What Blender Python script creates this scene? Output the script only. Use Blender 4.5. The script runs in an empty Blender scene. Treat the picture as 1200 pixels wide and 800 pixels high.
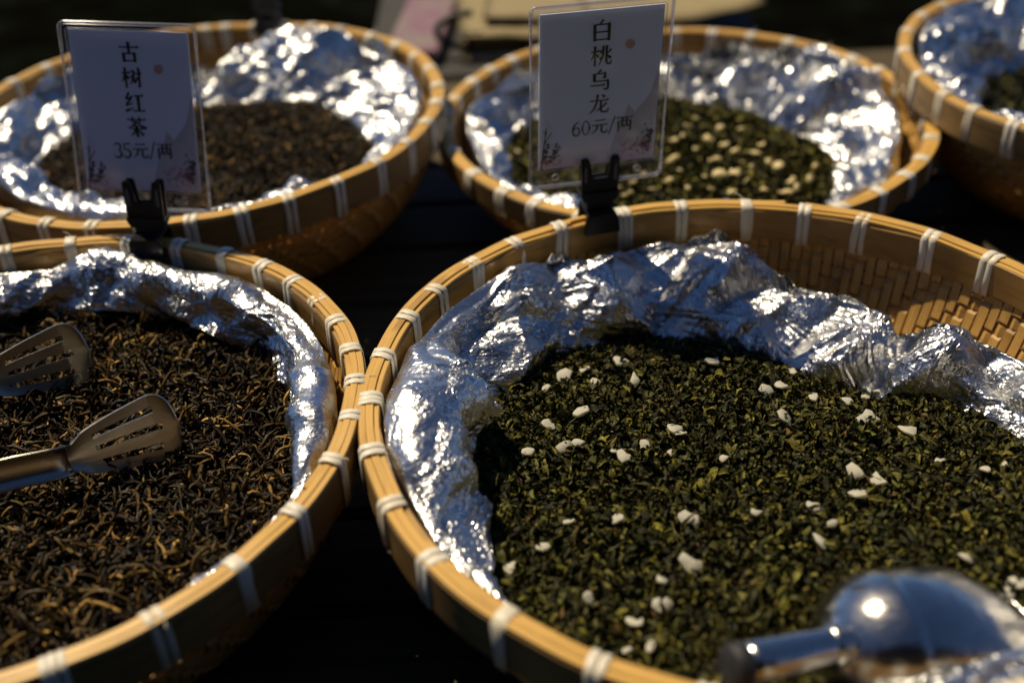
import bpy, bmesh, math, random
import numpy as np
from mathutils import Vector, Matrix

random.seed(7); RNG = np.random.default_rng(11)
SC = bpy.context.scene
COL = SC.collection
PI = math.pi

# ------------------------------------------------------------------ camera
H = 0.11                    # height of the basket rims above the table
CAM_Z = H + 0.36697         # camera height
PITCH, ROLL = 0.5986263, -0.0515381
FPX = 1340.73               # focal length in photo pixels (1200 wide)
_cd = bpy.data.cameras.new('camera'); cam = bpy.data.objects.new('camera', _cd); COL.objects.link(cam)
_cd.sensor_width = 36; _cd.lens = FPX / 1200 * 36; _cd.clip_start = 0.02; _cd.clip_end = 500
_r = Vector((1, 0, 0)); _u = Vector((0, math.sin(PITCH), math.cos(PITCH))); _b = Vector((0, -math.cos(PITCH), math.sin(PITCH)))
_r2 = _r * math.cos(ROLL) + _u * math.sin(ROLL); _u2 = -_r * math.sin(ROLL) + _u * math.cos(ROLL)
M = Matrix((( _r2.x, _u2.x, _b.x, 0), (_r2.y, _u2.y, _b.y, 0), (_r2.z, _u2.z, _b.z, CAM_Z), (0, 0, 0, 1)))
cam.matrix_world = M
_cd.dof.use_dof = True; _cd.dof.focus_distance = 0.655; _cd.dof.aperture_fstop = 3.3
SC.camera = cam

# ------------------------------------------------------------------ light
SUN_EL = math.radians(56)
SUN_AZ = Vector((-0.66, 0.75)).normalized()      # towards the sun: left and behind the baskets
world = bpy.data.worlds.new('World'); SC.world = world; world.use_nodes = True
wn = world.node_tree.nodes; wl = world.node_tree.links
sky = wn.new('ShaderNodeTexSky'); sky.sky_type = 'NISHITA'; sky.sun_disc = False
sky.sun_elevation = SUN_EL; sky.sun_rotation = math.atan2(SUN_AZ.x, SUN_AZ.y)
sky.air_density = 0.55; sky.dust_density = 0.0; sky.ozone_density = 8.0
bg = wn['Background']; bg.inputs[1].default_value = 0.085
wl.new(sky.outputs[0], bg.inputs[0])
_sd = bpy.data.lights.new('sun', 'SUN'); sun = bpy.data.objects.new('sun', _sd); COL.objects.link(sun)
_sd.energy = 5.0; _sd.angle = math.radians(0.53); _sd.color = (1.0, 0.85, 0.60)
_dir = Vector((SUN_AZ.x * math.cos(SUN_EL), SUN_AZ.y * math.cos(SUN_EL), math.sin(SUN_EL)))
sun.rotation_euler = _dir.to_track_quat('Z', 'Y').to_euler(); sun.location = _dir * 5
SC.view_settings.view_transform = 'Standard'; SC.view_settings.look = 'None'
SC.view_settings.exposure = 0.0; SC.view_settings.gamma = 1.0
SC.view_settings.use_curve_mapping = False
SC.render.engine = 'CYCLES'
SC.cycles.max_bounces = 6; SC.cycles.glossy_bounces = 4; SC.cycles.diffuse_bounces = 3
SC.cycles.transparent_max_bounces = 12; SC.cycles.sample_clamp_indirect = 4.0
SC.cycles.caustics_reflective = True; SC.cycles.blur_glossy = 0.6
SC.cycles.use_denoising = True

# ------------------------------------------------------------------ helpers
def at(px, py, z):
    """where the line of sight through a photo pixel meets the height z"""
    x = (px - 600) / FPX; y = -(py - 400) / FPX
    d = _r2 * x + _u2 * y - _b
    t = (z - CAM_Z) / d.z
    return Vector((0, 0, CAM_Z)) + d * t

def link(o, parent=None):
    COL.objects.link(o)
    if parent is not None: o.parent = parent
    return o
def empty(name, loc=(0, 0, 0), rz=0.0):
    o = bpy.data.objects.new(name, None); o.empty_display_size = 0.02
    o.location = loc; o.rotation_euler = (0, 0, rz); return link(o)
def tag(o, label=None, cat=None, group=None, kind=None):
    if label: o['label'] = label
    if cat: o['category'] = cat
    if group: o['group'] = group
    if kind: o['kind'] = kind
    return o
def mesh(name, verts, faces, mat=None, smooth=True, uv=None):
    me = bpy.data.meshes.new(name); me.from_pydata([tuple(v) for v in verts], [], [tuple(f) for f in faces])
    if mat: me.materials.append(mat)
    if smooth: me.polygons.foreach_set('use_smooth', [True] * len(me.polygons))
    if uv is not None:
        l = me.uv_layers.new(name='UVMap'); vi = np.zeros(len(me.loops), np.int32); me.loops.foreach_get('vertex_index', vi)
        l.data.foreach_set('uv', np.asarray(uv, np.float32)[vi].ravel())
    me.update(); return me
def obj(name, me, parent=None):
    return link(bpy.data.objects.new(name, me), parent)
def np_mesh(name, V, F, mat, smooth=True, tint=None):
    """large mesh from numpy; F (n,3) or (n,4)"""
    k = F.shape[1]; me = bpy.data.meshes.new(name)
    me.vertices.add(len(V)); me.vertices.foreach_set('co', V.astype(np.float32).ravel())
    me.loops.add(F.size); me.loops.foreach_set('vertex_index', F.astype(np.int32).ravel())
    me.polygons.add(len(F)); me.polygons.foreach_set('loop_start', np.arange(0, F.size, k, dtype=np.int32))
    me.polygons.foreach_set('use_smooth', np.full(len(F), smooth, dtype=bool))
    if tint is not None:
        a = me.color_attributes.new('tint', 'FLOAT_COLOR', 'POINT')
        a.data.foreach_set('color', np.concatenate([tint, np.ones((len(tint), 1))], 1).astype(np.float32).ravel())
    me.materials.append(mat); me.update(calc_edges=True); return me
def tube(path, rad, n=8, cap=True):
    """tube mesh data along a list of points; rad scalar or list"""
    P = [Vector(p) for p in path]; V = []; F = []
    rad = rad if isinstance(rad, (list, tuple)) else [rad] * len(P)
    up = Vector((0, 0, 1))
    for i, p in enumerate(P):
        t = (P[min(i + 1, len(P) - 1)] - P[max(i - 1, 0)]).normalized()
        s = t.cross(up)
        if s.length < 1e-4: s = t.cross(Vector((1, 0, 0)))
        s.normalize(); w = s.cross(t)
        for k in range(n):
            a = 2 * PI * k / n; V.append(p + (s * math.cos(a) + w * math.sin(a)) * rad[i])
    for i in range(len(P) - 1):
        for k in range(n):
            a = i * n + k; b = i * n + (k + 1) % n; F.append((a, b, b + n, a + n))
    if cap: F.append(tuple(range(n - 1, -1, -1))); F.append(tuple(range((len(P) - 1) * n, len(P) * n)))
    return V, F
def bevel_box(name, size, mat, bev=0.002, seg=2, centre=(0, 0, 0)):
    bm = bmesh.new(); bmesh.ops.create_cube(bm, size=1)
    for v in bm.verts: v.co = Vector((v.co.x * size[0] + centre[0], v.co.y * size[1] + centre[1], v.co.z * size[2] + centre[2]))
    bmesh.ops.bevel(bm, geom=bm.edges[:], offset=bev, segments=seg, affect='EDGES')
    me = bpy.data.meshes.new(name); bm.to_mesh(me); bm.free(); me.materials.append(mat); return me
def prism(name, poly, y0, y1, mat, bev=0.0):
    """polygon in local x,z extruded along y"""
    bm = bmesh.new(); vs = [bm.verts.new((x, y0, z)) for x, z in poly]; f = bm.faces.new(vs)
    r = bmesh.ops.extrude_face_region(bm, geom=[f])
    for e in r['geom']:
        if isinstance(e, bmesh.types.BMVert): e.co.y = y1
    bmesh.ops.recalc_face_normals(bm, faces=bm.faces[:])
    if bev: bmesh.ops.bevel(bm, geom=bm.edges[:], offset=bev, segments=2, affect='EDGES')
    me = bpy.data.meshes.new(name); bm.to_mesh(me); bm.free(); me.materials.append(mat); return me

# ------------------------------------------------------------------ materials
class NT:
    def __init__(s, name):
        s.m = bpy.data.materials.new(name); s.m.use_nodes = True
        s.n = s.m.node_tree.nodes; s.l = s.m.node_tree.links; s.p = s.n['Principled BSDF']; s.out = s.n['Material Output']
    def new(s, t, **kw):
        nd = s.n.new(t)
        for k, v in kw.items(): setattr(nd, k, v)
        return nd
    def put(s, sock, v):
        if hasattr(v, 'is_linked') or isinstance(v, bpy.types.NodeSocket): s.l.new(v, sock)
        else: sock.default_value = v
    def coord(s, which='Object'): return s.new('ShaderNodeTexCoord').outputs[which]
    def mapping(s, vec, scale=(1, 1, 1), loc=(0, 0, 0)):
        m = s.new('ShaderNodeMapping'); s.l.new(vec, m.inputs[0]); m.inputs['Scale'].default_value = scale; m.inputs['Location'].default_value = loc
        return m.outputs[0]
    def noise(s, vec, scale, detail=3, rough=0.55, dist=0.0):
        t = s.new('ShaderNodeTexNoise'); s.l.new(vec, t.inputs['Vector']); t.inputs['Scale'].default_value = scale
        t.inputs['Detail'].default_value = detail; t.inputs['Roughness'].default_value = rough; t.inputs['Distortion'].default_value = dist
        return t.outputs[0]
    def ramp(s, f, stops):
        r = s.new('ShaderNodeValToRGB'); s.l.new(f, r.inputs[0]); e = r.color_ramp.elements
        while len(e) < len(stops): e.new(0.5)
        for el, (p, c) in zip(e, stops): el.position = p; el.color = (*c, 1) if len(c) == 3 else c
        return r.outputs[0]
    def mix(s, f, a, b, mode='MIX'):
        m = s.new('ShaderNodeMix', data_type='RGBA', blend_type=mode)
        s.put(m.inputs[0], f); s.put(m.inputs[6], a if not isinstance(a, tuple) else (*a, 1)); s.put(m.inputs[7], b if not isinstance(b, tuple) else (*b, 1))
        return m.outputs[2]
    def math(s, op, a, b=0.0):
        m = s.new('ShaderNodeMath', operation=op); s.put(m.inputs[0], a); s.put(m.inputs[1], b); return m.outputs[0]
    def bump(s, h, strength, dist=0.001, normal=None):
        b = s.new('ShaderNodeBump'); b.inputs['Strength'].default_value = strength; b.inputs['Distance'].default_value = dist
        s.l.new(h, b.inputs['Height'])
        if normal is not None: s.l.new(normal, b.inputs['Normal'])
        return b.outputs[0]
    def rnd(s): return s.new('ShaderNodeObjectInfo').outputs['Random']
    def done(s, col=None, rough=None, metal=None, nrm=None, spec=None):
        for k, v in (('Base Color', col), ('Roughness', rough), ('Metallic', metal), ('Normal', nrm), ('Specular IOR Level', spec)):
            if v is not None: s.put(s.p.inputs[k], (*v, 1) if isinstance(v, tuple) and len(v) == 3 else v)
        return s.m
    def add_translucent(s, col, fac):
        t = s.new('ShaderNodeBsdfTranslucent'); s.put(t.inputs[0], (*col, 1) if isinstance(col, tuple) else col)
        mx = s.new('ShaderNodeMixShader'); mx.inputs[0].default_value = fac
        s.l.new(s.p.outputs[0], mx.inputs[1]); s.l.new(t.outputs[0], mx.inputs[2]); s.l.new(mx.outputs[0], s.out.inputs[0])

def mat_bamboo(name, a, b, dark, stain=0.35, trans=0.0, rough=0.42):
    t = NT(name); uv = t.coord('UV'); r = t.rnd()
    off = t.new('ShaderNodeVectorMath', operation='ADD'); t.l.new(uv, off.inputs[0])
    cx = t.new('ShaderNodeCombineXYZ'); t.put(cx.inputs[0], t.math('MULTIPLY', r, 37.0)); t.put(cx.inputs[1], t.math('MULTIPLY', r, 11.0)); t.l.new(cx.outputs[0], off.inputs[1])
    v = off.outputs[0]
    fib = t.noise(t.mapping(v, (12, 1500, 1)), 1.0, 4, 0.6)
    fib2 = t.noise(t.mapping(v, (30, 5200, 1)), 1.0, 2, 0.5)
    blot = t.noise(t.mapping(v, (28, 160, 1)), 1.0, 4, 0.6, 0.6)
    c = t.mix(fib, a, b)
    c = t.mix(t.ramp(fib2, [(0.62, (0, 0, 0)), (0.72, (1, 1, 1))]), c, dark)
    c = t.mix(t.math('MULTIPLY', t.ramp(blot, [(0.5, (0, 0, 0)), (0.68, (1, 1, 1))]), stain), c, dark)
    node = t.noise(t.mapping(v, (9, 3, 1)), 1.0, 2); c = t.mix(t.math('MULTIPLY', t.ramp(node, [(0.66, (0, 0, 0)), (0.70, (1, 1, 1)), (0.72, (1, 1, 1)), (0.78, (0, 0, 0))]), 0.55), c, dark)
    c = t.mix(t.math('MULTIPLY', r, 0.35), c, t.mix(0.5, a, dark))
    n = t.bump(fib, 0.5, 0.00010)
    m = t.done(c, rough, None, n, 0.4)
    if trans: t.add_translucent(t.mix(0.5, c, (0.85, 0.42, 0.10)), trans)
    return m
M_RIM = mat_bamboo('bamboo_rim', (0.72, 0.44, 0.11), (0.52, 0.285, 0.05), (0.20, 0.10, 0.03), 0.35)
M_HOOP = mat_bamboo('bamboo_hoop', (0.46, 0.265, 0.075), (0.30, 0.155, 0.04), (0.10, 0.05, 0.017), 0.65)
M_HOOPOUT = mat_bamboo('bamboo_skin', (0.30, 0.185, 0.065), (0.19, 0.105, 0.034), (0.08, 0.04, 0.014), 0.6)
M_WEAVE = mat_bamboo('bamboo_weave', (0.80, 0.50, 0.15), (0.58, 0.31, 0.075), (0.17, 0.08, 0.02), 0.4, 0.20)
M_BASE = mat_bamboo('bamboo_base', (0.4, 0.24, 0.08), (0.3, 0.16, 0.05), (0.15, 0.07, 0.02), 0.4)

t = NT('tie_cane'); uv = t.coord('UV')
ln = t.noise(t.mapping(uv, (900, 25, 1)), 1.0, 3, 0.6)
M_TIE = t.done(t.mix(t.math('MULTIPLY', t.rnd(), 0.5), t.mix(ln, (0.88, 0.85, 0.76), (0.70, 0.64, 0.50)), (0.66, 0.55, 0.34)), 0.45, None, t.bump(ln, 0.5, 0.00010))
t.add_translucent((0.8, 0.7, 0.5), 0.12)

t = NT('aluminium_foil'); oc = t.coord('Object')
n1 = t.noise(oc, 330, 3, 0.6, 0.8)
vo = t.new('ShaderNodeTexVoronoi', feature='F1', distance='CHEBYCHEV'); t.l.new(t.mapping(oc, (1, 1, 1)), vo.inputs['Vector']); vo.inputs['Scale'].default_value = 260
b1 = t.bump(vo.outputs['Distance'], 0.25, 0.0009)
b2 = t.bump(n1, 0.4, 0.0007, b1)
M_FOIL = t.done((0.60, 0.60, 0.60), t.mix(t.noise(oc, 40), (0.22, 0.22, 0.22), (0.36, 0.36, 0.36)), 1.0, b2)

def mat_tea(name, rough, spec, trans=None):
    t = NT(name); a = t.new('ShaderNodeAttribute', attribute_name='tint'); oc = t.coord('Object')
    nz = t.noise(oc, 900, 2)
    m = t.done(t.mix(t.ramp(nz, [(0.3, (0.45, 0.45, 0.45)), (0.7, (1, 1, 1))]), (0, 0, 0), a.outputs['Color']), rough, None, t.bump(nz, 0.6, 0.0003), spec)
    return m
M_OOLONG = mat_tea('oolong_tea', 0.55, 0.14)
M_BLACKTEA = mat_tea('black_tea', 0.5, 0.16)

t = NT('fruit_chip'); nz = t.noise(t.coord('Object'), 500, 3)
M_CHIP = t.done(t.mix(nz, (0.78, 0.75, 0.64), (0.60, 0.56, 0.43)), 0.5, None, t.bump(nz, 0.4, 0.0008)); t.add_translucent((0.8, 0.78, 0.62), 0.35)
t = NT('petal_chip'); nz = t.noise(t.coord('Object'), 300, 3)
M_PETAL = t.done(t.mix(nz, (0.66, 0.55, 0.28), (0.50, 0.38, 0.14)), 0.55)

t = NT('table_wood'); oc = t.coord('Object'); r = t.rnd()
vv = t.new('ShaderNodeVectorMath', operation='ADD'); t.l.new(oc, vv.inputs[0]); cx = t.new('ShaderNodeCombineXYZ'); t.put(cx.inputs[1], t.math('MULTIPLY', r, 9.0)); t.l.new(cx.outputs[0], vv.inputs[1])
g = t.noise(t.mapping(vv.outputs[0], (5, 220, 40)), 1.0, 6, 0.65, 0.4); g2 = t.noise(t.mapping(vv.outputs[0], (9, 60, 9)), 1.0, 3)
c = t.ramp(g, [(0.3, (0.035, 0.027, 0.015)), (0.55, (0.10, 0.073, 0.036)), (0.75, (0.17, 0.13, 0.07))])
c = t.mix(t.math('MULTIPLY', g2, 0.6), c, (0.035, 0.028, 0.018))
M_TABLE = t.done(c, 0.7, None, t.bump(g, 0.6, 0.0006), 0.15)
t = NT('shade_toned_ground'); oc = t.coord('Object'); nz = t.noise(oc, 6, 5, 0.6)
M_GROUND = t.done(spec=0.0, col=t.ramp(nz, [(0.45, (0.002, 0.002, 0.0015)), (0.62, (0.005, 0.006, 0.004)), (0.75, (0.02, 0.021, 0.022))]), rough=0.9, nrm=t.bump(nz, 0.5, 0.02))  # near-black colour stands in for shade lying on the ground

t = NT('clip_plastic'); nz = t.noise(t.coord('Object'), 600, 2)
M_CLIP = t.done((0.010, 0.010, 0.011), 0.32, None, t.bump(nz, 0.15, 0.0005))
t = NT('clip_slot_shine'); M_CLIPIN = t.done((0.10, 0.10, 0.11), 0.25)
t = NT('steel'); oc = t.coord('Object'); nz = t.noise(t.mapping(oc, (60, 900, 400)), 1.0, 3)
M_STEEL = t.done((0.36, 0.34, 0.29), t.mix(nz, (0.24, 0.24, 0.24), (0.38, 0.38, 0.38)), 1.0, t.bump(nz, 0.12, 0.0001))
t = NT('polished_steel'); oc = t.coord('Object'); nz = t.noise(oc, 90, 4)
M_CHROME = t.done((0.50, 0.48, 0.45), t.mix(t.noise(t.mapping(oc, (40, 700, 700)), 1.0, 3), (0.13, 0.13, 0.13), (0.30, 0.30, 0.30)), 1.0, t.bump(nz, 0.22, 0.003))
t = NT('black_rubber'); M_RUBBER = t.done((0.012, 0.012, 0.014), 0.6)

t = NT('sign_paper'); uv = t.coord('UV'); sep = t.new('ShaderNodeSeparateXYZ'); t.l.new(uv, sep.inputs[0])
wob = t.noise(t.mapping(uv, (3, 6, 1)), 1.0, 4)
vv = t.math('ADD', sep.outputs[1], t.math('MULTIPLY', t.math('SUBTRACT', wob, 0.5), 0.22))
c = t.ramp(vv, [(0.0, (0.68, 0.58, 0.72)), (0.10, (0.80, 0.80, 0.92)), (0.2, (0.62, 0.69, 0.92)), (0.42, (0.62, 0.73, 0.97)), (1.0, (0.65, 0.76, 0.98))])
M_PAPER = t.done(c, 0.5)
t = NT('print_black'); M_INK = t.done((0.012, 0.012, 0.016), 0.45)
t = NT('print_grey'); M_INKG = t.done((0.10, 0.10, 0.14), 0.5)
t = NT('print_mountain'); uv = t.coord('UV'); sep = t.new('ShaderNodeSeparateXYZ'); t.l.new(uv, sep.inputs[0])
M_MTN = t.done(t.ramp(sep.outputs[1], [(0.0, (0.66, 0.64, 0.74)), (0.45, (0.55, 0.56, 0.68)), (1.0, (0.44, 0.45, 0.58))]), 0.5)
t = NT('print_pink'); M_PINK = t.done((0.52, 0.27, 0.33), 0.5)
t = NT('print_red_dot'); M_RED = t.done((0.56, 0.33, 0.32), 0.5)
def mat_clear(name, tint, diff, rough):
    t = NT(name); n = t.n; n.remove(t.p)
    tr = t.new('ShaderNodeBsdfTransparent'); tr.inputs[0].default_value = (*tint, 1)
    gl = t.new('ShaderNodeBsdfGlossy'); gl.inputs['Roughness'].default_value = rough; gl.inputs[0].default_value = (1, 1, 1, 1)
    lw = t.new('ShaderNodeLayerWeight'); lw.inputs[0].default_value = 0.5
    fac = t.math('ADD', 0.035, t.math('MULTIPLY', t.math('POWER', lw.outputs['Facing'], 4.0), 0.7))
    df = t.new('ShaderNodeBsdfDiffuse'); df.inputs[0].default_value = (0.8, 0.8, 0.86, 1)
    m1 = t.new('ShaderNodeMixShader'); m1.inputs[0].default_value = diff; t.l.new(tr.outputs[0], m1.inputs[1]); t.l.new(df.outputs[0], m1.inputs[2])
    m2 = t.new('ShaderNodeMixShader'); t.l.new(fac, m2.inputs[0]); t.l.new(m1.outputs[0], m2.inputs[1]); t.l.new(gl.outputs[0], m2.inputs[2])
    t.l.new(m2.outputs[0], t.out.inputs[0]); return t.m
M_SLEEVE = mat_clear('clear_sleeve', (0.97, 0.97, 0.98), 0.02, 0.06)
M_SLEDGE = mat_clear('sleeve_edge', (0.9, 0.9, 0.95), 0.14, 0.2)

t = NT('kraft_paper'); oc = t.coord('Object'); nz = t.noise(t.mapping(oc, (300, 30, 30)), 1.0, 3)
M_KRAFT = t.done(t.mix(nz, (0.30, 0.235, 0.11), (0.22, 0.165, 0.07)), 0.75)
t = NT('pink_card'); nz = t.noise(t.coord('Object'), 30, 3)
M_PINKBOX = t.done(t.ramp(nz, [(0.35, (0.19, 0.075, 0.12)), (0.65, (0.20, 0.15, 0.13))]), 0.6)
t = NT('grey_board'); nz = t.noise(t.coord('Object'), 25, 3)
M_BOARD = t.done(t.mix(nz, (0.045, 0.045, 0.042), (0.075, 0.07, 0.062)), 0.7, spec=0.1)

# ------------------------------------------------------------------ the setting: ground, table
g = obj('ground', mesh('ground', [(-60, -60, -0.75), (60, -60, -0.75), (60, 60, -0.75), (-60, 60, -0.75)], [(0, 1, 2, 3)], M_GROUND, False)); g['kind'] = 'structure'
table = empty('wooden_table', (0.1, 0.6, 0)); tag(table, 'dark weathered plank table top under the tea baskets', 'table')
PW = 0.083
y = 0.285; pk = 0
while y < 1.19:
    w = PW + random.uniform(-0.006, 0.006)
    me = bevel_box('plank', (3.0, w - 0.005, 0.028), M_TABLE, 0.003)
    o = obj('plank', me, table); o.location = (random.uniform(-0.02, 0.02), y + w / 2 - 0.6, -0.014 - random.uniform(0, 0.0015)); pk += 1
    y += w
for sx in (-1.2, 1.2):
    o = obj('cross_beam', bevel_box('cross_beam', (0.08, 0.84, 0.05), M_TABLE, 0.004), table); o.location = (sx, 0.14, -0.0575)
    for sy in (-0.22, 0.5):
        o = obj('leg', bevel_box('leg', (0.07, 0.07, 0.66), M_TABLE, 0.004), table); o.location = (sx, sy, -0.415)

# unseen dark canopy added behind the viewer to block low sky from the baskets
t = NT('dark_canvas'); nz = t.noise(t.mapping(t.coord('Object'), (40, 40, 40)), 1.0, 3)
M_CANVAS = t.done(t.mix(nz, (0.020, 0.019, 0.016), (0.030, 0.027, 0.022)), 0.85, None, t.bump(nz, 0.3, 0.003))
sky_blocker = empty('sky_block_canopy', (0.1, -1.9, -0.75)); tag(sky_blocker, 'unseen dark canvas canopy on four posts, added to block the low sky', 'canopy')
def cloth_panel(name, p00, p10, p01, p11, sag):
    V = []; F = []; n = 16
    for i in range(n + 1):
        for j in range(n + 1):
            u, v = i / n, j / n; a = Vector(p00).lerp(Vector(p10), u); b = Vector(p01).lerp(Vector(p11), u); q = a.lerp(b, v)
            q += Vector(sag) * math.sin(PI * u) * math.sin(PI * v) + Vector((0, 0.012 * math.sin(u * 40), 0.008 * math.sin(u * 31 + v * 9))); V.append(q)
    for i in range(n):
        for j in range(n): a = i * (n + 1) + j; F.append((a, a + n + 1, a + n + 2, a + 1))
    return obj(name, mesh(name, V, F, M_CANVAS), sky_blocker)
CW = 2.6
cloth_panel('blocker_roof', (-CW, 0.85, 2.60), (CW, 0.85, 2.60), (-CW, -1.1, 3.1), (CW, -1.1, 3.1), (0, 0, -.12))
cloth_panel('blocker_back', (-CW, -1.1, 3.08), (CW, -1.1, 3.08), (-CW, -1.1, 0.05), (CW, -1.1, 0.05), (0, .05, 0))
for sx in (-1, 1):
    cloth_panel('blocker_side', (sx * CW, -1.09, 3.05), (sx * CW, 0.84, 2.56), (sx * CW, -1.09, 0.05), (sx * CW, 0.84, 0.05), (sx * .05, 0, 0))
    for sy, hh in ((0.80, 2.57), (-1.07, 3.05)):
        V, F = tube([(sx * (CW - .05), sy, 0), (sx * (CW - .05), sy, hh)], 0.03, 10); obj('blocker_post', mesh('blocker_post', V, F, M_BOARD), sky_blocker)

# ------------------------------------------------------------------ baskets
R0 = 0.2
def wall_r(z):
    """mid radius of the woven wall at height z (unit basket of rim radius 0.2)"""
    k = max(0.0, min(1.0, z / H))
    return 0.138 + (0.1995 - 0.138) * (1 - (1 - k) ** 2.2) ** 0.85
N_ST, N_ROW = 180, 12
ROWZ = [0.009 + i * 0.0074 for i in range(N_ROW)]
def over(i, j): return -1 if (i + j) % 4 < 3 else 1     # twill: uprights float inside over three rows
def stake_mesh(k):
    V = []; F = []; UV = []
    zs = [0.003]
    for j in range(N_ROW): zs += [ROWZ[j] - 0.0019, ROWZ[j] + 0.0019]
    zs.append(H - 0.006)
    for q, z in enumerate(zs):
        j = (q - 1) // 2
        off = 0.0 if q == 0 or q == len(zs) - 1 else 0.0016 * over(k, j)
        w = 0.0031 * (0.72 + 0.28 * z / H) * (0.92, 1.03, 0.97, 1.06)[k]
        r = wall_r(z) + off
        for dr, s in ((-0.0004, -1), (0.0004, -1), (0.0004, 1), (-0.0004, 1)):
            V.append((r + dr, s * w, z)); UV.append((z, s * w))
    for q in range(len(zs) - 1):
        for s in range(4):
            a = q * 4 + s; b = q * 4 + (s + 1) % 4; F.append((a, a + 4, b + 4, b))
    return mesh('stake', V, F, M_WEAVE, False, UV)
STAKES = [stake_mesh(k) for k in range(4)]
def weaver_mesh(j):
    V = []; F = []; UV = []; n = N_ST * 2; z0 = ROWZ[j]; hw = 0.0032
    for q in range(n):
        a = 2 * PI * q / n
        off = -0.0012 * over(q // 2, j) if q % 2 == 0 else -0.0006 * (over(q // 2, j) + over((q // 2 + 1) % N_ST, j))
        zz = z0 + 0.0006 * math.sin(3 * a + j)
        for dz, dr in ((-hw, -0.0004), (-hw, 0.0004), (hw, 0.0004), (hw, -0.0004)):
            r = wall_r(zz + dz) + off + dr
            V.append((r * math.cos(a), r * math.sin(a), zz + dz)); UV.append((a * r, dz))
    for q in range(n):
        for s in range(4):
            a = q * 4 + s; b = q * 4 + (s + 1) % 4; c = ((q + 1) % n) * 4
            F.append((a, c + s, c + (s + 1) % 4, b))
    return mesh('weaver', V, F, M_WEAVE, False, UV)
WEAVERS = [weaver_mesh(j) for j in range(N_ROW)]
def ring_mesh(name, prof, mat, a0=0.0, a1=2 * PI, n=180, wav=None, seed=0):
    """lathe of a closed cross-section prof [(r,z)...], with a slow hand-made waver"""
    rg = random.Random(seed); ph = [rg.uniform(0, 6.28) for _ in range(6)]
    full = abs(a1 - a0 - 2 * PI) < 1e-6; V = []; F = []; UV = []; m = len(prof); cnt = n if full else n + 1
    for i in range(cnt):
        a = a0 + (a1 - a0) * i / n
        dr = 0.0005 * math.sin(5 * a + ph[0]) + 0.0004 * math.sin(11 * a + ph[1]) + 0.0002 * math.sin(23 * a + ph[2])
        dz = 0.0006 * math.sin(4 * a + ph[3]) + 0.0004 * math.sin(9 * a + ph[4]) + 0.0002 * math.sin(27 * a + ph[5])
        if wav: d = wav(a); dr += d[0]; dz += d[1]
        L = 0.0
        for q, (r, z) in enumerate(prof):
            V.append(((r + dr) * math.cos(a), (r + dr) * math.sin(a), z + dz)); UV.append((a * R0, L))
            L += math.hypot(prof[(q + 1) % m][0] - r, prof[(q + 1) % m][1] - z)
    for i in range(cnt if full else n):
        for q in range(m):
            a = i * m + q; b = i * m + (q + 1) % m; c = ((i + 1) % cnt) * m
            F.append((a, c + q, c + (q + 1) % m, b))
    if not full: F.append(tuple(range(m))); F.append(tuple(range((cnt - 1) * m + m - 1, (cnt - 1) * m - 1, -1)))
    me = mesh(name, V, F, mat, True, UV); me.set_sharp_from_angle(angle=math.radians(28))
    return me
def rrect(r0, r1, z0, z1, b):
    return [(r0 + b, z0), (r1 - b, z0), (r1, z0 + b), (r1, z1 - b), (r1 - b, z1), (r0 + b, z1), (r0, z1 - b), (r0, z0 + b)]
def tie_mesh(seed):
    """two turns of white cane round the rim section at angle 0"""
    rg = random.Random(seed); V = []; F = []; UV = []
    path = [(0.1938, H - 0.0250), (0.1937, H - 0.0140), (0.1939, H - 0.0032), (0.1946, H - 0.0009), (0.1968, H + 0.0003), (0.1995, H + 0.0008), (0.2025, H + 0.0006), (0.2050, H - 0.0003),
            (0.2062, H - 0.0026), (0.2064, H - 0.0130), (0.2062, H - 0.0270), (0.2000, H - 0.0290)]
    u = rg.random()
    if u < 0.62: g = rg.uniform(0.0020, 0.0027); turns = ((-g, rg.uniform(.0017, .0023)), (g, rg.uniform(.0017, .0023)))
    elif u < 0.85: turns = ((0.0, rg.uniform(.0028, .0040)),)
    else: turns = ((-0.0034, .0018), (0.0004, .0018), (0.0040, .0016))
    sk = rg.uniform(-0.003, 0.003)
    for (yc, hw) in turns:
        sl = sk + rg.uniform(-0.0012, 0.0012); n = len(path); base = len(V); lf = rg.uniform(0, .0002)
        for i, (r, z) in enumerate(path):
            k = i / (n - 1); y0 = yc + sl * (k - 0.4) + rg.uniform(-0.0003, 0.0003); hw2 = hw * rg.uniform(.9, 1.1)
            pr = path[(i + 1) % n]; pp = path[i - 1]
            t = Vector((pr[0] - pp[0], pr[1] - pp[1])).normalized(); nx, nz = -t.y, t.x
            for th, s in ((0.0, -1), (0.0003, -0.85), (0.00042, 0), (0.0003, 0.85), (0.0, 1)):
                V.append((r + nx * (th + lf), y0 + s * hw2, z + nz * (th + lf))); UV.append((s * hw, i * 0.006))
        for i in range(n):
            for s in range(4):
                a = base + i * 5 + s; c = base + ((i + 1) % n) * 5 + s
                F.append((a, a + 1, c + 1, c))
    if rg.random() < 0.35:      # a loose frayed end
        p0 = Vector((0.2062, turns[-1][0], H - 0.001)); d = Vector((rg.uniform(.1, .6), rg.uniform(-1, 1), rg.uniform(.1, 1))).normalized(); L = rg.uniform(.004, .010)
        vv, ff = tube([p0, p0 + d * L * .5, p0 + d * L + Vector((0, 0, -.0012))], [.00035, .00025, .0001], 4); base = len(V)
        V += [tuple(q) for q in vv]; UV += [(0, 0)] * len(vv); F += [tuple(base + i for i in f) for f in ff]
    return mesh('rim_tie', V, F, M_TIE, True, UV)
TIES = [tie_mesh(s) for s in range(18)]
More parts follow.
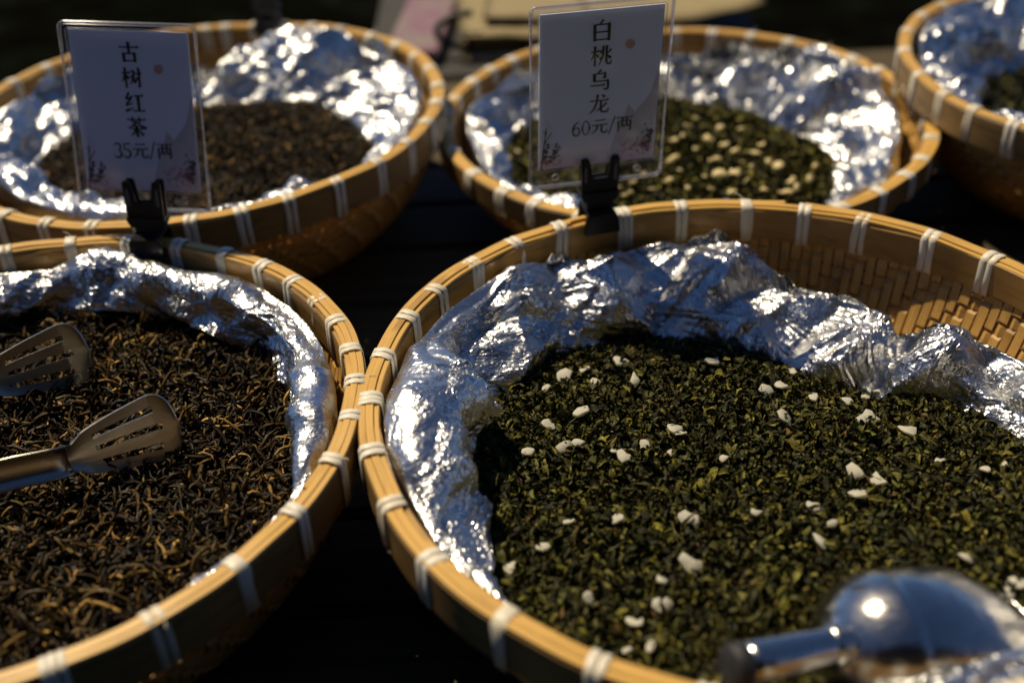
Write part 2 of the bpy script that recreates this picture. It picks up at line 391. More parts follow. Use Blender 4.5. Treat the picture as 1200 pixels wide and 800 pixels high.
BASE_ME = mesh('base', [(0.139 * math.cos(a * PI / 24), 0.139 * math.sin(a * PI / 24), 0.0025) for a in range(48)] + [(0.139 * math.cos(a * PI / 24), 0.139 * math.sin(a * PI / 24), 0.006) for a in range(48)],
               [tuple(range(47, -1, -1)), tuple(range(48, 96))] + [(a, (a + 1) % 48, 48 + (a + 1) % 48, 48 + a) for a in range(48)], M_BASE, False, [(0, 0)] * 96)

HK = {1: H, 2: H, 3: H, 4: H - 0.03, 5: H}      # rim heights: the one behind the peach sign is a shallower basket
def basket(idx, centre, r, h2, ties, label):
    amp = math.hypot(*h2); phi = 0.5 * math.atan2(h2[1], h2[0])
    b = empty('bamboo_basket', (centre[0], centre[1], 0), phi); b.scale = ((r + amp) / R0, (r - amp) / R0, HK[idx] / H)
    tag(b, label, 'basket', 'round bamboo baskets of tea on the table')
    obj('base', BASE_ME, b)
    obj('outer_hoop', ring_mesh('outer_hoop', rrect(0.2022, 0.2058, H - 0.0265, H - 0.0016, 0.0007), M_HOOPOUT, seed=idx * 10), b)
    obj('inner_hoop', ring_mesh('inner_hoop', rrect(0.1942, 0.1976, H - 0.0245, H - 0.0024, 0.0007), M_HOOP, seed=idx * 10 + 1), b)
    for k, (ra, rb, zt) in enumerate(((0.1950, 0.1978, -0.0009), (0.19785, 0.2017, 0.0002), (0.20175, 0.2052, -0.0002))):
        a0 = random.uniform(0, 6.28)
        def wav(a, a0=a0, k=k):
            d = min((a - a0), (a0 + 6.22 - a)); return (0.00008 * math.sin(7 * a + k * 2), 0.0010 * math.exp(-d * 16) + 0.00015 * math.sin(13 * a + k))
        obj('rim_strip', ring_mesh('rim_strip', rrect(ra, rb, H - 0.0032, H + zt, 0.00025), M_RIM, a0, a0 + 6.22, 200, wav, idx * 10), b)
    for i in range(N_ST):
        o = obj('stake', STAKES[i % 4], b); o.rotation_euler = (0, 0, 2 * PI * i / N_ST)
    for j in range(N_ROW): obj('weaver', WEAVERS[j], b)
    t = sorted(ties); full = list(t)
    for q in range(len(t)):
        gap = ((t[(q + 1) % len(t)] - t[q]) % 360)
        n = int(round(gap / 11.2))
        for s in range(1, n): full.append(t[q] + gap * s / n)
    for a in full:
        o = obj('rim_tie', TIES[random.randrange(len(TIES))], b); o.rotation_euler = (0, 0, math.radians(a) - phi)
    return b
BK = {
 1: ((0.1318, 0.4850), 0.2090, (0.0006, -0.0031), [35.8, 47.0, 59.2, 69.8, 80.4, 92.6, 103.8, 116.7, 126.6, 136.8, 147.3, 156.4, 167.6, 179.0, 191.0, 202.5, 214.2, 227.1, 239.5, 251.6], 'bamboo basket of green oolong with white chips, nearest on the right'),
 2: ((-0.2847, 0.4941), 0.1955, (0.0028, -0.0002), [4.6, 14.0, 23.6, 31.9, 40.9, 50.0, 59.9, 70.6, 81.3, 92.9, 105.3, 296.3, 308.9, 321.2, 333.0, 344.7, 355.2], 'bamboo basket of twisted black tea with the slotted tongs in it'),
 3: ((-0.2532, 0.9125), 0.2034, (-0.0016, 0.0018), [5.2, 17.2, 27.6, 37.8, 48.9, 59.7, 69.0, 77.9, 86.1, 94.2, 100.0, 145.1, 156.2, 240.6, 251.1, 261.1, 280.4, 289.9, 299.9, 310.9, 322.2, 332.8, 343.6, 354.6], 'blurred bamboo basket of dark brown tea at the back left'),
 4: ((0.1563, 0.9206), 0.2039, (0.0008, -0.0003), [10.4, 20.8, 30.5, 40.6, 51.0, 61.9, 72.6, 134.3, 143.2, 152.4, 164.3, 173.4, 182.8, 195.9, 209.0, 220.5, 229.5, 294.7, 306.0, 316.3, 325.7, 337.4, 348.8, 359.0], 'bamboo basket of tea with yellow petals behind the peach oolong sign'),
 5: ((0.5501, 0.9158), 0.2001, (-0.0011, 0.0009), [140.3, 152.9, 167.7, 183.5, 195.8, 205.6, 216.1], 'bamboo basket cut off by the right edge at the back'),
}
for k, v in BK.items(): basket(k, *v)

# ------------------------------------------------------------------ foil and tea: shapes given by angle
def curve(pts):
    """periodic linear-cosine interpolation of [(deg, v1, v2..)]"""
    P = sorted(((p[0] % 360), *p[1:]) for p in pts); A = np.array([p[0] for p in P], float); V = np.array([p[1:] for p in P], float)
    A = np.concatenate([A[-1:] - 360, A, A[:1] + 360]); V = np.concatenate([V[-1:], V, V[:1]])
    def f(th):
        d = np.degrees(th) % 360
        i = np.clip(np.searchsorted(A, d, side='right') - 1, 0, len(A) - 2)
        k = (d - A[i]) / (A[i + 1] - A[i]); k = k * k * (3 - 2 * k) * 0.6 + k * 0.4
        return V[i] * (1 - k)[..., None] + V[i + 1] * k[..., None]
    return f
TEA = {   # angle: radius, drop below the rim
 1: [(-146, .176, .044), (-179, .161, .046), (160, .153, .047), (135, .148, .053), (122, .146, .058), (93, .122, .060), (62, .097, .062), (34, .099, .061), (20, .127, .055), (-4, .142, .048), (-30, .168, .042), (-60, .183, .037), (-90, .187, .037), (-120, .184, .040)],
 2: [(-40, .178, .042), (-9, .174, .045), (14, .168, .045), (31, .165, .046), (51, .162, .046), (71, .166, .046), (91, .165, .045), (105, .162, .045), (140, .168, .045), (180, .17, .045), (230, .175, .043), (270, .178, .042)],
 3: [(-17, .152, .034), (2, .130, .034), (28, .112, .034), (82, .088, .036), (101, .085, .036), (140, .11, .038), (-177, .132, .036), (-128, .135, .034), (-76, .15, .036), (-40, .158, .034)],
 4: [(-25, .120, .034), (14, .085, .034), (60, .090, .035), (80, .092, .035), (120, .11, .036), (168, .138, .035), (-140, .14, .035), (-90, .145, .036), (-52, .130, .034)],
 5: [(150, .128, .045), (180, .135, .045), (120, .11, .045), (60, .12, .045), (0, .14, .045), (-90, .15, .045), (-140, .15, .045)],
}
for _d in (TEA, ):
    _d[4] = [(a, r * 1.082, z) for a, r, z in _d[4]]
TEA_MID = {1: .043, 2: .043, 3: .020, 4: .018, 5: .040}
FOIL = {  # angle: radius of the top edge, drop below the rim, width of the rolled shoulder
 1: [(-146, .190, .016, .010), (-156, .192, .009, .010), (-169, .194, .007, .014), (178, .1945, .005, .020), (164, .1945, .004, .022), (150, .1945, .003, .020), (137, .1945, .004, .014), (122, .193, .014, .006), (113, .185, .025, .004), (101, .189, .020, .004), (87, .189, .020, .004), (76, .172, .028, .004), (70, .157, .034, .003), (52, .146, .032, .004), (40, .136, .034, .003), (34, .150, .027, .004), (15, .168, .025, .006), (-5, .184, .013, .008), (-35, .1955, .003, .012), (-60, .1960, .003, .012), (-85, .1950, .014, .008), (-110, .190, .030, .006)],
 2: [(-30, .183, .022, .008), (-11, .183, .010, .010), (5, .183, .008, .014), (20, .183, .007, .020), (45, .183, .006, .022), (62, .183, .009, .020), (74, .181, .012, .010), (88, .183, .008, .006), (97, .180, .013, .008), (108, .183, .009, .012), (140, .183, .010, .010), (180, .183, .012, .01), (240, .183, .03, .006), (300, .183, .032, .006)],
 3: [(-30, .184, .020, .006), (-5, .184, .008, .006), (15, .185, .007, .006), (50, .189, .004, .006), (70, .188, -.003, .004), (82, .165, .010, .003), (95, .125, .014, .003), (112, .150, .018, .003), (135, .180, .008, .004), (150, .183, .007, .005), (168, .176, .010, .006), (-150, .170, .010, .01), (-125, .168, .011, .012), (-100, .172, .014, .010), (-80, .178, .022, .006), (-55, .183, .024, .005)],
 4: [(-45, .160, .016, .004), (-25, .166, .009, .005), (10, .172, .008, .005), (30, .176, .003, .005), (40, .176, .001, .004), (53, .160, .007, .004), (81, .142, .014, .004), (110, .160, .012, .004), (142, .168, .008, .006), (163, .176, .006, .008), (-170, .168, .009, .010), (-140, .168, .014, .010), (-90, .168, .016, .006), (-65, .166, .018, .004)],
 5: [(180, .180, .011, .006), (150, .187, .005, .006), (125, .189, .004, .006), (60, .18, .01, .006), (0, .18, .01, .006), (-90, .18, .015, .006), (-140, .183, .014, .006)],
}
FOIL[1] = [(a, r * 1.014, z, w) for a, r, z, w in FOIL[1]]
FOIL[4] = [(a, r * 1.082, z, w) for a, r, z, w in FOIL[4]]
def _hash(ix, iy, s):
    h = (ix.astype(np.int64) * 73856093) ^ (iy.astype(np.int64) * 19349663) ^ (s * 83492791)
    h = (h ^ (h >> 13)) * 1274126177 & 0x7fffffff
    h = (h ^ (h >> 15)) * 668265263 & 0x7fffffff
    return ((h ^ (h >> 11)) & 0xffff) / 65535.0 * 2 - 1
def facet(u, v, n, s, smooth=False):
    """flat triangular facets with random corner heights: u periodic over [0,1) with n cells"""
    x = u * n; ix = np.floor(x).astype(np.int64); iy = np.floor(v).astype(np.int64); fx = x - ix; fy = v - iy
    w = lambda a: np.mod(a, n)
    a = _hash(w(ix), iy, s); b = _hash(w(ix + 1), iy, s); c = _hash(w(ix), iy + 1, s); d = _hash(w(ix + 1), iy + 1, s)
    if smooth:
        sx = fx * fx * (3 - 2 * fx); sy = fy * fy * (3 - 2 * fy)
        return (a * (1 - sx) + b * sx) * (1 - sy) + (c * (1 - sx) + d * sx) * sy
    flip = _hash(w(ix), iy, s + 17) > 0
    t1 = np.where(fx + fy < 1, a + (b - a) * fx + (c - a) * fy, d + (c - d) * (1 - fx) + (b - d) * (1 - fy))
    t2 = np.where(fx > fy, a + (b - a) * fx + (d - b) * fy, a + (c - a) * fy + (d - c) * fx)
    return np.where(flip, t1, t2)
def foil(k, nth, ns, seed, label, amp=1.0):
    cx, cy = BK[k][0]; th = np.linspace(-PI, PI, nth, endpoint=False); s = np.linspace(0, 1, ns)
    T, Sg = np.meshgrid(th, s, indexing='ij'); rj = np.random.default_rng(seed)
    T = T + rj.uniform(-.38, .38, T.shape) * (2 * PI / nth); Sg = np.clip(Sg + rj.uniform(-.38, .38, Sg.shape) / ns, 0, 1); U = (T + PI) / (2 * PI)
    tea = curve(TEA[k])(T); fo = curve(FOIL[k])(T)
    jag = facet(U, U * 0, 60, seed + 1) * 0.5 + facet(U, U * 0, 23, seed + 2)
    rt, zt = tea[..., 0], -tea[..., 1]
    rf, zf, w = fo[..., 0], -fo[..., 1] + 0.0042 * jag * np.clip(fo[..., 1] / 0.014, 0.2, 1), fo[..., 2]
    # profile control points from under the tea to the lip
    pr = [rt * 0.80, rt * 0.97, rt + 0.13 * (rf - w - rt), rt + 0.52 * (rf - w - rt), rf - w, rf - 0.5 * w, rf, rf + 0.0018, rf + 0.0022]
    pz = [zt - 0.010, zt - 0.007, zt + 0.21 * (zf - zt), zt + 0.70 * (zf - zt), zf - 0.0022 - 0.08 * w, zf, zf - 0.0016 - 0.1 * w, zf - 0.007, zf - 0.016]
    kt = np.array([0, .12, .26, .48, .68, .78, .88, .94, 1.0])
    i = np.clip(np.searchsorted(kt, Sg, side='right') - 1, 0, len(kt) - 2); q = (Sg - kt[i]) / (kt[i + 1] - kt[i])
    pr = np.stack(pr, -1); pz = np.stack(pz, -1)
    def cr(P):   # Catmull-Rom
        n = P.shape[-1]; g = lambda j: np.take_along_axis(P, np.clip(j, 0, n - 1)[..., None], -1)[..., 0]
        p0, p1, p2, p3 = g(i - 1), g(i), g(i + 1), g(i + 2)
        return 0.5 * (2 * p1 + (p2 - p0) * q + (2 * p0 - 5 * p1 + 4 * p2 - p3) * q * q + (3 * p1 - p0 - 3 * p2 + p3) * q ** 3)
    Rr, Zz = cr(pr), cr(pz)
    # normal of the profile (pointing up / inwards)
    dR = np.gradient(Rr, axis=1); dZ = np.gradient(Zz, axis=1); ln = np.hypot(dR, dZ) + 1e-9
    nR, nZ = -dZ / ln, dR / ln
    L = np.cumsum(ln, 1)
    wu = U + 0.008 * facet(U, L * 30, 20, seed + 5, True) + 0.0012 * facet(U, L * 110, 90, seed + 6, True)
    wv = L + 0.008 * facet(U, L * 30 + 9, 20, seed + 7, True) + 0.0012 * facet(U, L * 110, 90, seed + 8, True)
    wu = np.mod(wu, 1.0)
    pleat = facet(wu, wv * 7, 38, seed + 9)                  # radial gathers
    big = facet(np.mod(wu + wv * 0.5, 1), wv * 20, 27, seed + 10)
    lrg = facet(np.mod(wu - wv * 0.8, 1), wv * 34, 43, seed + 15)
    mid = facet(np.mod(wu + wv * 1.3, 1), wv * 62, 80, seed + 11)
    fine = facet(np.mod(wu - wv * 2.0, 1), wv * 170, 215, seed + 12)
    mic = facet(np.mod(wu + wv, 1), wv * 420, 520, seed + 13)
    env = np.clip((Sg - 0.10) / 0.2, 0, 1); edge = np.clip((1.0 - Sg) / 0.42, 0.22, 1)
    D = amp * env * (edge * (0.0090 * pleat + 0.0200 * big + 0.0085 * lrg) + (0.45 + 0.55 * edge) * (0.0026 * mid + 0.0007 * fine + 0.00024 * mic))
    lim = np.clip((rf + 0.0015 - Rr) / 0.003, 0, 1)           # keep clear of the hoop
    D = np.where(D < 0, D * (0.25 + 0.75 * lim), D)
    tang = amp * env * (0.004 * facet(wu, wv * 26, 34, seed + 20) + 0.0016 * facet(wu, wv * 75, 96, seed + 21))
    Rr = Rr + nR * D; Zz = Zz + nZ * D; T2 = T + tang / 0.18
    if k in (1, 2, 3, 4): Rr = np.minimum(Rr, {1: .2015, 2: .1862, 3: .1945, 4: .1940}[k] - 0.0004 * (1 - facet(wu, wv * 200, 250, seed + 30)))
    V = np.stack([cx + Rr * np.cos(T2), cy + Rr * np.sin(T2), HK[k] + Zz], -1).reshape(-1, 3)
    a = np.arange(nth)[:, None] * ns + np.arange(ns - 1)[None]; b = ((np.arange(nth) + 1) % nth)[:, None] * ns + np.arange(ns - 1)[None]
    F = np.stack([a, b, b + 1, a + 1], -1).reshape(-1, 4)
    o = obj('foil_liner', np_mesh('foil_liner', V, F, M_FOIL, False)); tag(o, label, 'foil', 'crumpled foil liners in the baskets')
    return o
foil(1, 1000, 150, 100, 'crumpled silver foil lining the basket of green oolong with white chips')
foil(2, 800, 120, 200, 'crumpled foil with a rolled bright lip lining the twisted black tea basket', 0.85)
foil(3, 560, 90, 300, 'blurred crumpled foil round the dark brown tea at the back left')
foil(4, 560, 90, 400, 'glittering crumpled foil round the tea with yellow petals', 1.1)
foil(5, 360, 70, 500, 'bluish foil in the basket cut off by the right edge')

# ---- tea leaves
def vnoise(x, y, f, s):
    return facet(np.mod(x * f / 64 + 0.37, 1), y * f + 50, 64, s, True)
def tea_z(k, x, y):
    """height of the heap at world x,y (arrays) above the table"""
    cx, cy = BK[k][0]; dx, dy = x - cx, y - cy; r = np.hypot(dx, dy); e = curve(TEA[k])(np.arctan2(dy, dx))
    q = np.clip(r / e[..., 0], 0, 1.2)
    z = -TEA_MID[k] * (1 - q ** 2) - e[..., 1] * q ** 2
    return HK[k] + z + 0.0024 * vnoise(x, y, 28, k) + 0.0012 * vnoise(x, y, 80, k + 5), q
def rotm(ax, n):
    """n random rotation matrices; ax limits tilt"""
    yaw = RNG.uniform(0, 2 * PI, n); ti = RNG.normal(0, ax, n); ro = RNG.uniform(0, 2 * PI, n)
    def mk(c, s, i, j):
        m = np.zeros((n, 3, 3)); m[:, 0, 0] = m[:, 1, 1] = m[:, 2, 2] = 1
        m[:, i, i] = c; m[:, j, j] = c; m[:, i, j] = -s; m[:, j, i] = s; return m
    return mk(np.cos(yaw), np.sin(yaw), 0, 1) @ mk(np.cos(ti), np.sin(ti), 0, 2) @ mk(np.cos(ro), np.sin(ro), 1, 2)
def blob_variants(n, sub, sz, seed):
    out = []
    for q in range(n):
        rg = np.random.default_rng(seed + q); bm = bmesh.new(); bmesh.ops.create_icosphere(bm, subdivisions=sub, radius=1)
        V = np.array([v.co[:] for v in bm.verts]); F = np.array([[v.index for v in f.verts] for f in bm.faces]); bm.free()
        d = rg.normal(0, 1, (7, 3)); d /= np.linalg.norm(d, axis=1, keepdims=True)
        rad = 1 + sum(0.26 * np.sin(3.2 * (V @ d[i]) * (1 + .4 * i) + i) for i in range(7)) / 1.6 + rg.normal(0, 0.20, len(V))
        V = V * np.clip(rad, 0.35, 1.7)[:, None] * np.array([1.25, 0.85, 0.72]) * sz
        out.append((V, F))
    return out
def curl_variants(n, length, width, seed, segs=7, coil=(1.5, 4.2)):
    """curled crumpled leaf ribbons, two faces wide"""
    out = []
    for q in range(n):
        rg = np.random.default_rng(seed + q); c = rg.uniform(*coil); tw = rg.uniform(-2, 2); V = []
        p = np.zeros(3); a = 0.0; st = length / segs
        for i in range(segs + 1):
            k = i / segs; wd = width * (0.25 + 0.75 * math.sin(PI * min(max(k, .04), .96)) ** 0.7) * rg.uniform(0.8, 1.2); t = tw * k
            side = np.array([math.sin(t) * math.sin(a), math.cos(t), math.sin(t) * math.cos(a)])
            nrm = np.array([-math.sin(a), 0, math.cos(a)])
            V += [p - side * wd, p + nrm * wd * rg.uniform(0.3, 0.9), p + side * wd]
            p = p + np.array([math.cos(a), rg.uniform(-.25, .25), math.sin(a)]) * st; a += c / segs * rg.uniform(0.5, 1.5)
        V = np.array(V); V -= V.mean(0); F = []
        for i in range(segs):
            for s in range(2):
                a0 = i * 3 + s; F += [[a0, a0 + 1, a0 + 4], [a0, a0 + 4, a0 + 3]]
        out.append((V, np.array(F)))
    return out
def twist_variants(n, length, rad, seed, segs=7):
    """long wiry twisted leaves"""
    out = []
    for q in range(n):
        rg = np.random.default_rng(seed + q); V = []; F = []; p = np.zeros(3); a = rg.uniform(-.6, .6); b = 0.0; bend = rg.uniform(-0.55, 0.55); st = length * rg.uniform(0.6, 1.25) / segs
        flat = rg.uniform(0.45, 0.9)
        for i in range(segs + 1):
            k = i / segs; r = rad * (0.22 + 0.78 * math.sin(PI * (0.08 + 0.84 * k)) ** 0.8) * rg.uniform(0.75, 1.3)
            s = np.array([-math.sin(a), math.cos(a), 0]); u = np.array([0, 0, 1.0])
            for c in range(3):
                w = 2 * PI * c / 3 + 2.6 * k; V.append(p + s * math.cos(w) * r + u * math.sin(w) * r * flat)
            p = p + np.array([math.cos(a) * math.cos(b), math.sin(a) * math.cos(b), math.sin(b)]) * st
            a += bend + rg.normal(0, .28); b = np.clip(b + rg.normal(0, .22), -.5, .5)
        V = np.array(V); V -= V.mean(0)
        for i in range(segs):
            for c in range(3):
                a0 = i * 3 + c; a1 = i * 3 + (c + 1) % 3; F += [[a0, a1, a1 + 3], [a0, a1 + 3, a0 + 3]]
        out.append((V, np.array(F)))
    return out
def scatter(k, variants, n, tilt, lift, scale, palette, probs, qmax=1.03):
    """place n pieces over the heap of basket k -> V,F,tint arrays"""
    cx, cy = BK[k][0]; rmax = max(p[1] for p in TEA[k]) * qmax
    X = []; 
    while sum(len(a) for a in X) < n:
        a = RNG.uniform(-rmax, rmax, (n * 2, 2)); x = cx + a[:, 0]; y = cy + a[:, 1]; z, q = tea_z(k, x, y)
        ok = (q < qmax) & (y > 0.30); X.append(np.stack([x, y, z], 1)[ok])
    P = np.concatenate(X)[:n]; P[:, 2] += RNG.uniform(lift[0], lift[1], n)
    Rm = rotm(tilt, n); sc = RNG.uniform(scale[0], scale[1], n); which = RNG.integers(0, len(variants), n)
    ci = RNG.choice(len(palette), n, p=probs); colr = np.array(palette)[ci] * RNG.uniform(0.65, 1.3, (n, 1)) * RNG.uniform(0.93, 1.07, (n, 3))
    VV, FF, CC = [], [], []; off = 0
    for w, (V, F) in enumerate(variants):
        idx = np.nonzero(which == w)[0]
        if not len(idx): continue
        W = np.einsum('nij,vj->nvi', Rm[idx], V) * sc[idx, None, None] + P[idx, None, :]
        VV.append(W.reshape(-1, 3)); m = len(V)
        FF.append((F[None] + (np.arange(len(idx)) * m)[:, None, None]).reshape(-1, 3) + off); off += len(idx) * m
        CC.append(np.repeat(colr[idx], m, 0))
    return np.concatenate(VV), np.concatenate(FF), np.concatenate(CC)
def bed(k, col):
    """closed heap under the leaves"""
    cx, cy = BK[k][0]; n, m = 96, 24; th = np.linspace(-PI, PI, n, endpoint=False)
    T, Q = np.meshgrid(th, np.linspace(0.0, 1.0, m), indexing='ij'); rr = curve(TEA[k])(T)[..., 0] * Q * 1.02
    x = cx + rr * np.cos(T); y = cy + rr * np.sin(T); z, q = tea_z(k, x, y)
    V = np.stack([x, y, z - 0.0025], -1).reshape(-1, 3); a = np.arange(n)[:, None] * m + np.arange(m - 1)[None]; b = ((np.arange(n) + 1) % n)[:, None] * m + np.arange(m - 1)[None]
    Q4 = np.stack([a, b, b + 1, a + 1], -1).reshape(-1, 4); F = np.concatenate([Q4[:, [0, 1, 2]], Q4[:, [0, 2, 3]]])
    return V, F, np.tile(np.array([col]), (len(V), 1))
def join(parts):
    off = 0; V, F, C = [], [], []
    for v, f, c in parts: V.append(v); F.append(f + off); C.append(c); off += len(v)
    return np.concatenate(V), np.concatenate(F), np.concatenate(C)
def tea(name, k, parts, mat, label, smooth=True):
    V, F, C = join(parts); o = obj(name, np_mesh(name, V, F, mat, smooth, C)); tag(o, label, 'tea', None, 'stuff'); return o

GREEN = [(.026, .026, .009), (.064, .061, .014), (.13, .118, .022), (.22, .195, .032), (.32, .28, .05), (.13, .08, .02)]
GP = [.38, .33, .20, .065, .012, .013]
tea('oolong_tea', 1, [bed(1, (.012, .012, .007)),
    scatter(1, blob_variants(12, 1, 0.0029, 40), 5200, 0.9, (-.003, .0020), (0.5, 1.4), GREEN, GP),
    scatter(1, curl_variants(26, 0.0150, 0.00125, 60, 9, (2.6, 7.0)), 16500, 1.2, (-.0025, .0042), (0.45, 1.5), GREEN, GP),
    scatter(1, twist_variants(6, 0.010, 0.0006, 80, 5), 700, 0.35, (.001, .003), (0.6, 1.2), [(.16, .10, .03), (.22, .19, .05)], [.5, .5])],
    M_OOLONG, 'rolled dark green oolong tea leaves with white chips, heaped in foil', False)
BROWN = [(.016, .011, .006), (.044, .028, .011), (.10, .062, .020), (.22, .135, .036), (.50, .29, .075)]
BP = [.34, .31, .20, .11, .04]
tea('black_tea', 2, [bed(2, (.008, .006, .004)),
    scatter(2, twist_variants(28, 0.024, 0.00118, 120, 10), 9500, 0.34, (-.003, .0050), (0.4, 1.45), BROWN, BP),
    scatter(2, curl_variants(5, 0.011, 0.0016, 150, 5, (.5, 2.0)), 1500, 0.6, (-.001, .003), (0.6, 1.2), BROWN, BP)],
    M_BLACKTEA, 'wiry twisted black tea leaves with golden tips under the tongs')
tea('brown_tea', 3, [bed(3, (.008, .006, .004)), scatter(3, twist_variants(8, 0.010, 0.0010, 220, 5), 7000, 0.5, (-.002, .003), (0.6, 1.2), BROWN, [.45, .33, .15, .05, .02])],
    M_BLACKTEA, 'fine dark brown tea heaped in the back left basket')
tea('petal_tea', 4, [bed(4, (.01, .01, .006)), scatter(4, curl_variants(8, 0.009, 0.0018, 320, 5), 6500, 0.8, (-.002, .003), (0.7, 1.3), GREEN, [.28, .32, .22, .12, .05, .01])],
    M_OOLONG, 'dark tea mixed with yellow petals behind the peach oolong sign')
tea('dark_green_tea', 5, [bed(5, (.008, .009, .005)), scatter(5, curl_variants(8, 0.009, 0.0016, 420, 5), 3000, 0.8, (-.002, .003), (0.7, 1.3), GREEN, [.5, .35, .12, .03, 0, 0])],
    M_OOLONG, 'dark green tea in the basket cut off by the right edge')

# ---- white chips on the oolong (each its own thing)
def chip_mesh(seed, thick):
    """an irregular soft-edged flake"""
    rg = random.Random(seed); n = 9; bm = bmesh.new(); vs = []; ex = rg.uniform(0.75, 1.0); ph = rg.uniform(0, 6.28)
    for i in range(n):
        a = 2 * PI * (i + rg.uniform(-.3, .3)) / n; r = (0.9 + 0.15 * math.sin(2 * a + ph) + 0.12 * math.sin(3 * a)) * rg.uniform(0.72, 1.15)
        vs.append(bm.verts.new((r * math.cos(a), ex * r * math.sin(a), rg.uniform(-.15, .15))))
    f = bm.faces.new(vs); e2 = bmesh.ops.extrude_face_region(bm, geom=[f])
    for e in e2['geom']:
        if isinstance(e, bmesh.types.BMVert): e.co.z += thick * rg.uniform(0.6, 1.4); e.co.x *= .84; e.co.y *= .84
    bmesh.ops.recalc_face_normals(bm, faces=bm.faces[:])
    bmesh.ops.triangulate(bm, faces=[q for q in bm.faces if len(q.verts) > 4])
    me = bpy.data.meshes.new('chip'); bm.to_mesh(me); bm.free(); me.polygons.foreach_set('use_smooth', [True] * len(me.polygons)); return me
CHIPS = [chip_mesh(s, 0.55) for s in range(12)]
for m in CHIPS: m.materials.append(M_CHIP)
def surf(k, px, py, lift=0.0):
    z = HK[k] - TEA_MID[k]
    for _ in range(6):
        p = at(px, py, z + lift); z = float(tea_z(k, np.array([p.x]), np.array([p.y]))[0][0])
    return at(px, py, z + lift)
CH = [(661,441,11),(685,434,8),(727,424,9),(698,448,6),(743,446,7),(682,483,9),(643,498,8),(661,524,11),(676,519,7),(718,528,6),(731,535,8),(755,521,7),(787,531,6),(790,503,10),(797,508,7),(619,530,7),(836,424,9),(897,458,9),(914,452,8),(918,489,11),(953,465,8),(928,435,6),(1017,489,9),(1013,466,6),(1031,459,6),(993,470,7),(1065,505,9),(1002,553,10),(1029,563,11),(1006,580,10),(954,594,8),(975,613,6),(962,636,10),(806,607,12),(811,662,12),(667,612,8),(724,608,8),(637,641,8),(597,666,8),(775,681,10),(770,709,8),(782,707,7),(743,729,9),(763,757,9),(1133,654,8),(1190,683,9),(1183,693,7),(1176,544,5),(1155,550,6),(848,537,6),(1100,540,5),(640,455,6),(886,600,5),(735,762,6),(690,700,6)]
for i, (px, py, s) in enumerate(CH):
    p = surf(1, px, py, 0.0050); d = (Vector((0, 0, CAM_Z)) - p).length
    o = obj('white_chip', CHIPS[i % 12]); o.location = p; sc = s / FPX * d * random.uniform(1.2, 1.6); o.scale = (sc, sc * random.uniform(.85, 1.05), sc * .42)
    o.rotation_euler = (random.uniform(0, .6), random.uniform(-.35, .35), random.uniform(0, 6.28))
    tag(o, 'small white dried chip lying on the green oolong tea', 'chip', 'white chips scattered on the oolong')
PCH = [chip_mesh(s + 50, 0.35) for s in range(5)]
for m in PCH: m.materials.append(M_PETAL)
PT = [(806,148,9),(800,160,10),(815,175,8),(830,163,10),(838,188,11),(850,170,8),(862,178,10),(845,205,12),(862,204,12),(876,212,8),(893,170,9),(885,180,8),(912,196,11),(927,213,11),(933,220,10),(920,226,9),(806,221,8),(797,201,8),(826,207,8),(789,187,8),(783,212,8),(868,152,7),(900,190,7),(880,195,7),(948,210,8),(955,195,7),(815,140,8),(845,150,9),(870,190,6),(833,222,8),(790,165,8),(858,226,8),(895,222,8),(742,215,9),(755,205,8),(735,228,9),(765,222,8),(722,222,8),(607,178,7),(597,186,7)]
for i, (px, py, s) in enumerate(PT):
    p = surf(4, px, py, 0.0045); d = (Vector((0, 0, CAM_Z)) - p).length
    o = obj('yellow_petal', PCH[i % 5]); o.location = p; sc = s / FPX * d * random.uniform(.5, .95); o.scale = (sc * random.uniform(.9, 1.4), sc * .8, sc)
    o.rotation_euler = (random.uniform(-.2, .7), random.uniform(-.5, .5), random.uniform(0, 6.28))
    tag(o, 'small yellow dried petal on the dark tea behind the peach oolong sign', 'petal', 'yellow petals on the back tea')

# ------------------------------------------------------------------ price signs
def tri_h(x0, x1, y, w=6.5):      # thin horizontal with the little triangular end of a printed serif face
    return [[(x0, y - w / 2), (x1, y - w / 2), (x1, y + w / 2), (x0, y + w / 2)], [(x1 - 13, y + w / 2 - .5), (x1, y - w / 2), (x1 - 3, y + w / 2 + 7)]]
def bar_v(x, y0, y1, w=13):
    return [[(x - w / 2, y1), (x + w / 2, y1), (x + w / 2, y0 - 3), (x - w / 2 - 3, y0 + 1)]]
def stroke(pts, ws):
    out = []; ws = [w + 1.8 for w in ws]; P = [Vector(p) for p in pts]; n = 5; Q = []; W = []
    for i in range(len(P) - 1):
        for k in range(n): Q.append(P[i].lerp(P[i + 1], k / n)); W.append(ws[i] + (ws[i + 1] - ws[i]) * k / n)
    Q.append(P[-1]); W.append(ws[-1])
    for i in range(len(Q) - 1):
        d = (Q[i + 1] - Q[i]); d = Vector((-d.y, d.x)).normalized()
        out.append([tuple(Q[i] + d * W[i] / 2), tuple(Q[i] - d * W[i] / 2), tuple(Q[i + 1] - d * W[i + 1] / 2), tuple(Q[i + 1] + d * W[i + 1] / 2)])
    return out
def pie(*p): return stroke(p, [10] + [8] * (len(p) - 2) + [2])
def na(*p): return stroke(p, [3] + [9] * (len(p) - 2) + [14])
def dot(a, b): return stroke((a, b), [4, 14])
TREE_L = lambda: tri_h(2, 42, 70) + bar_v(22, 98, 0, 10) + pie((21, 68), (14, 48), (2, 30)) + dot((24, 60), (38, 44))
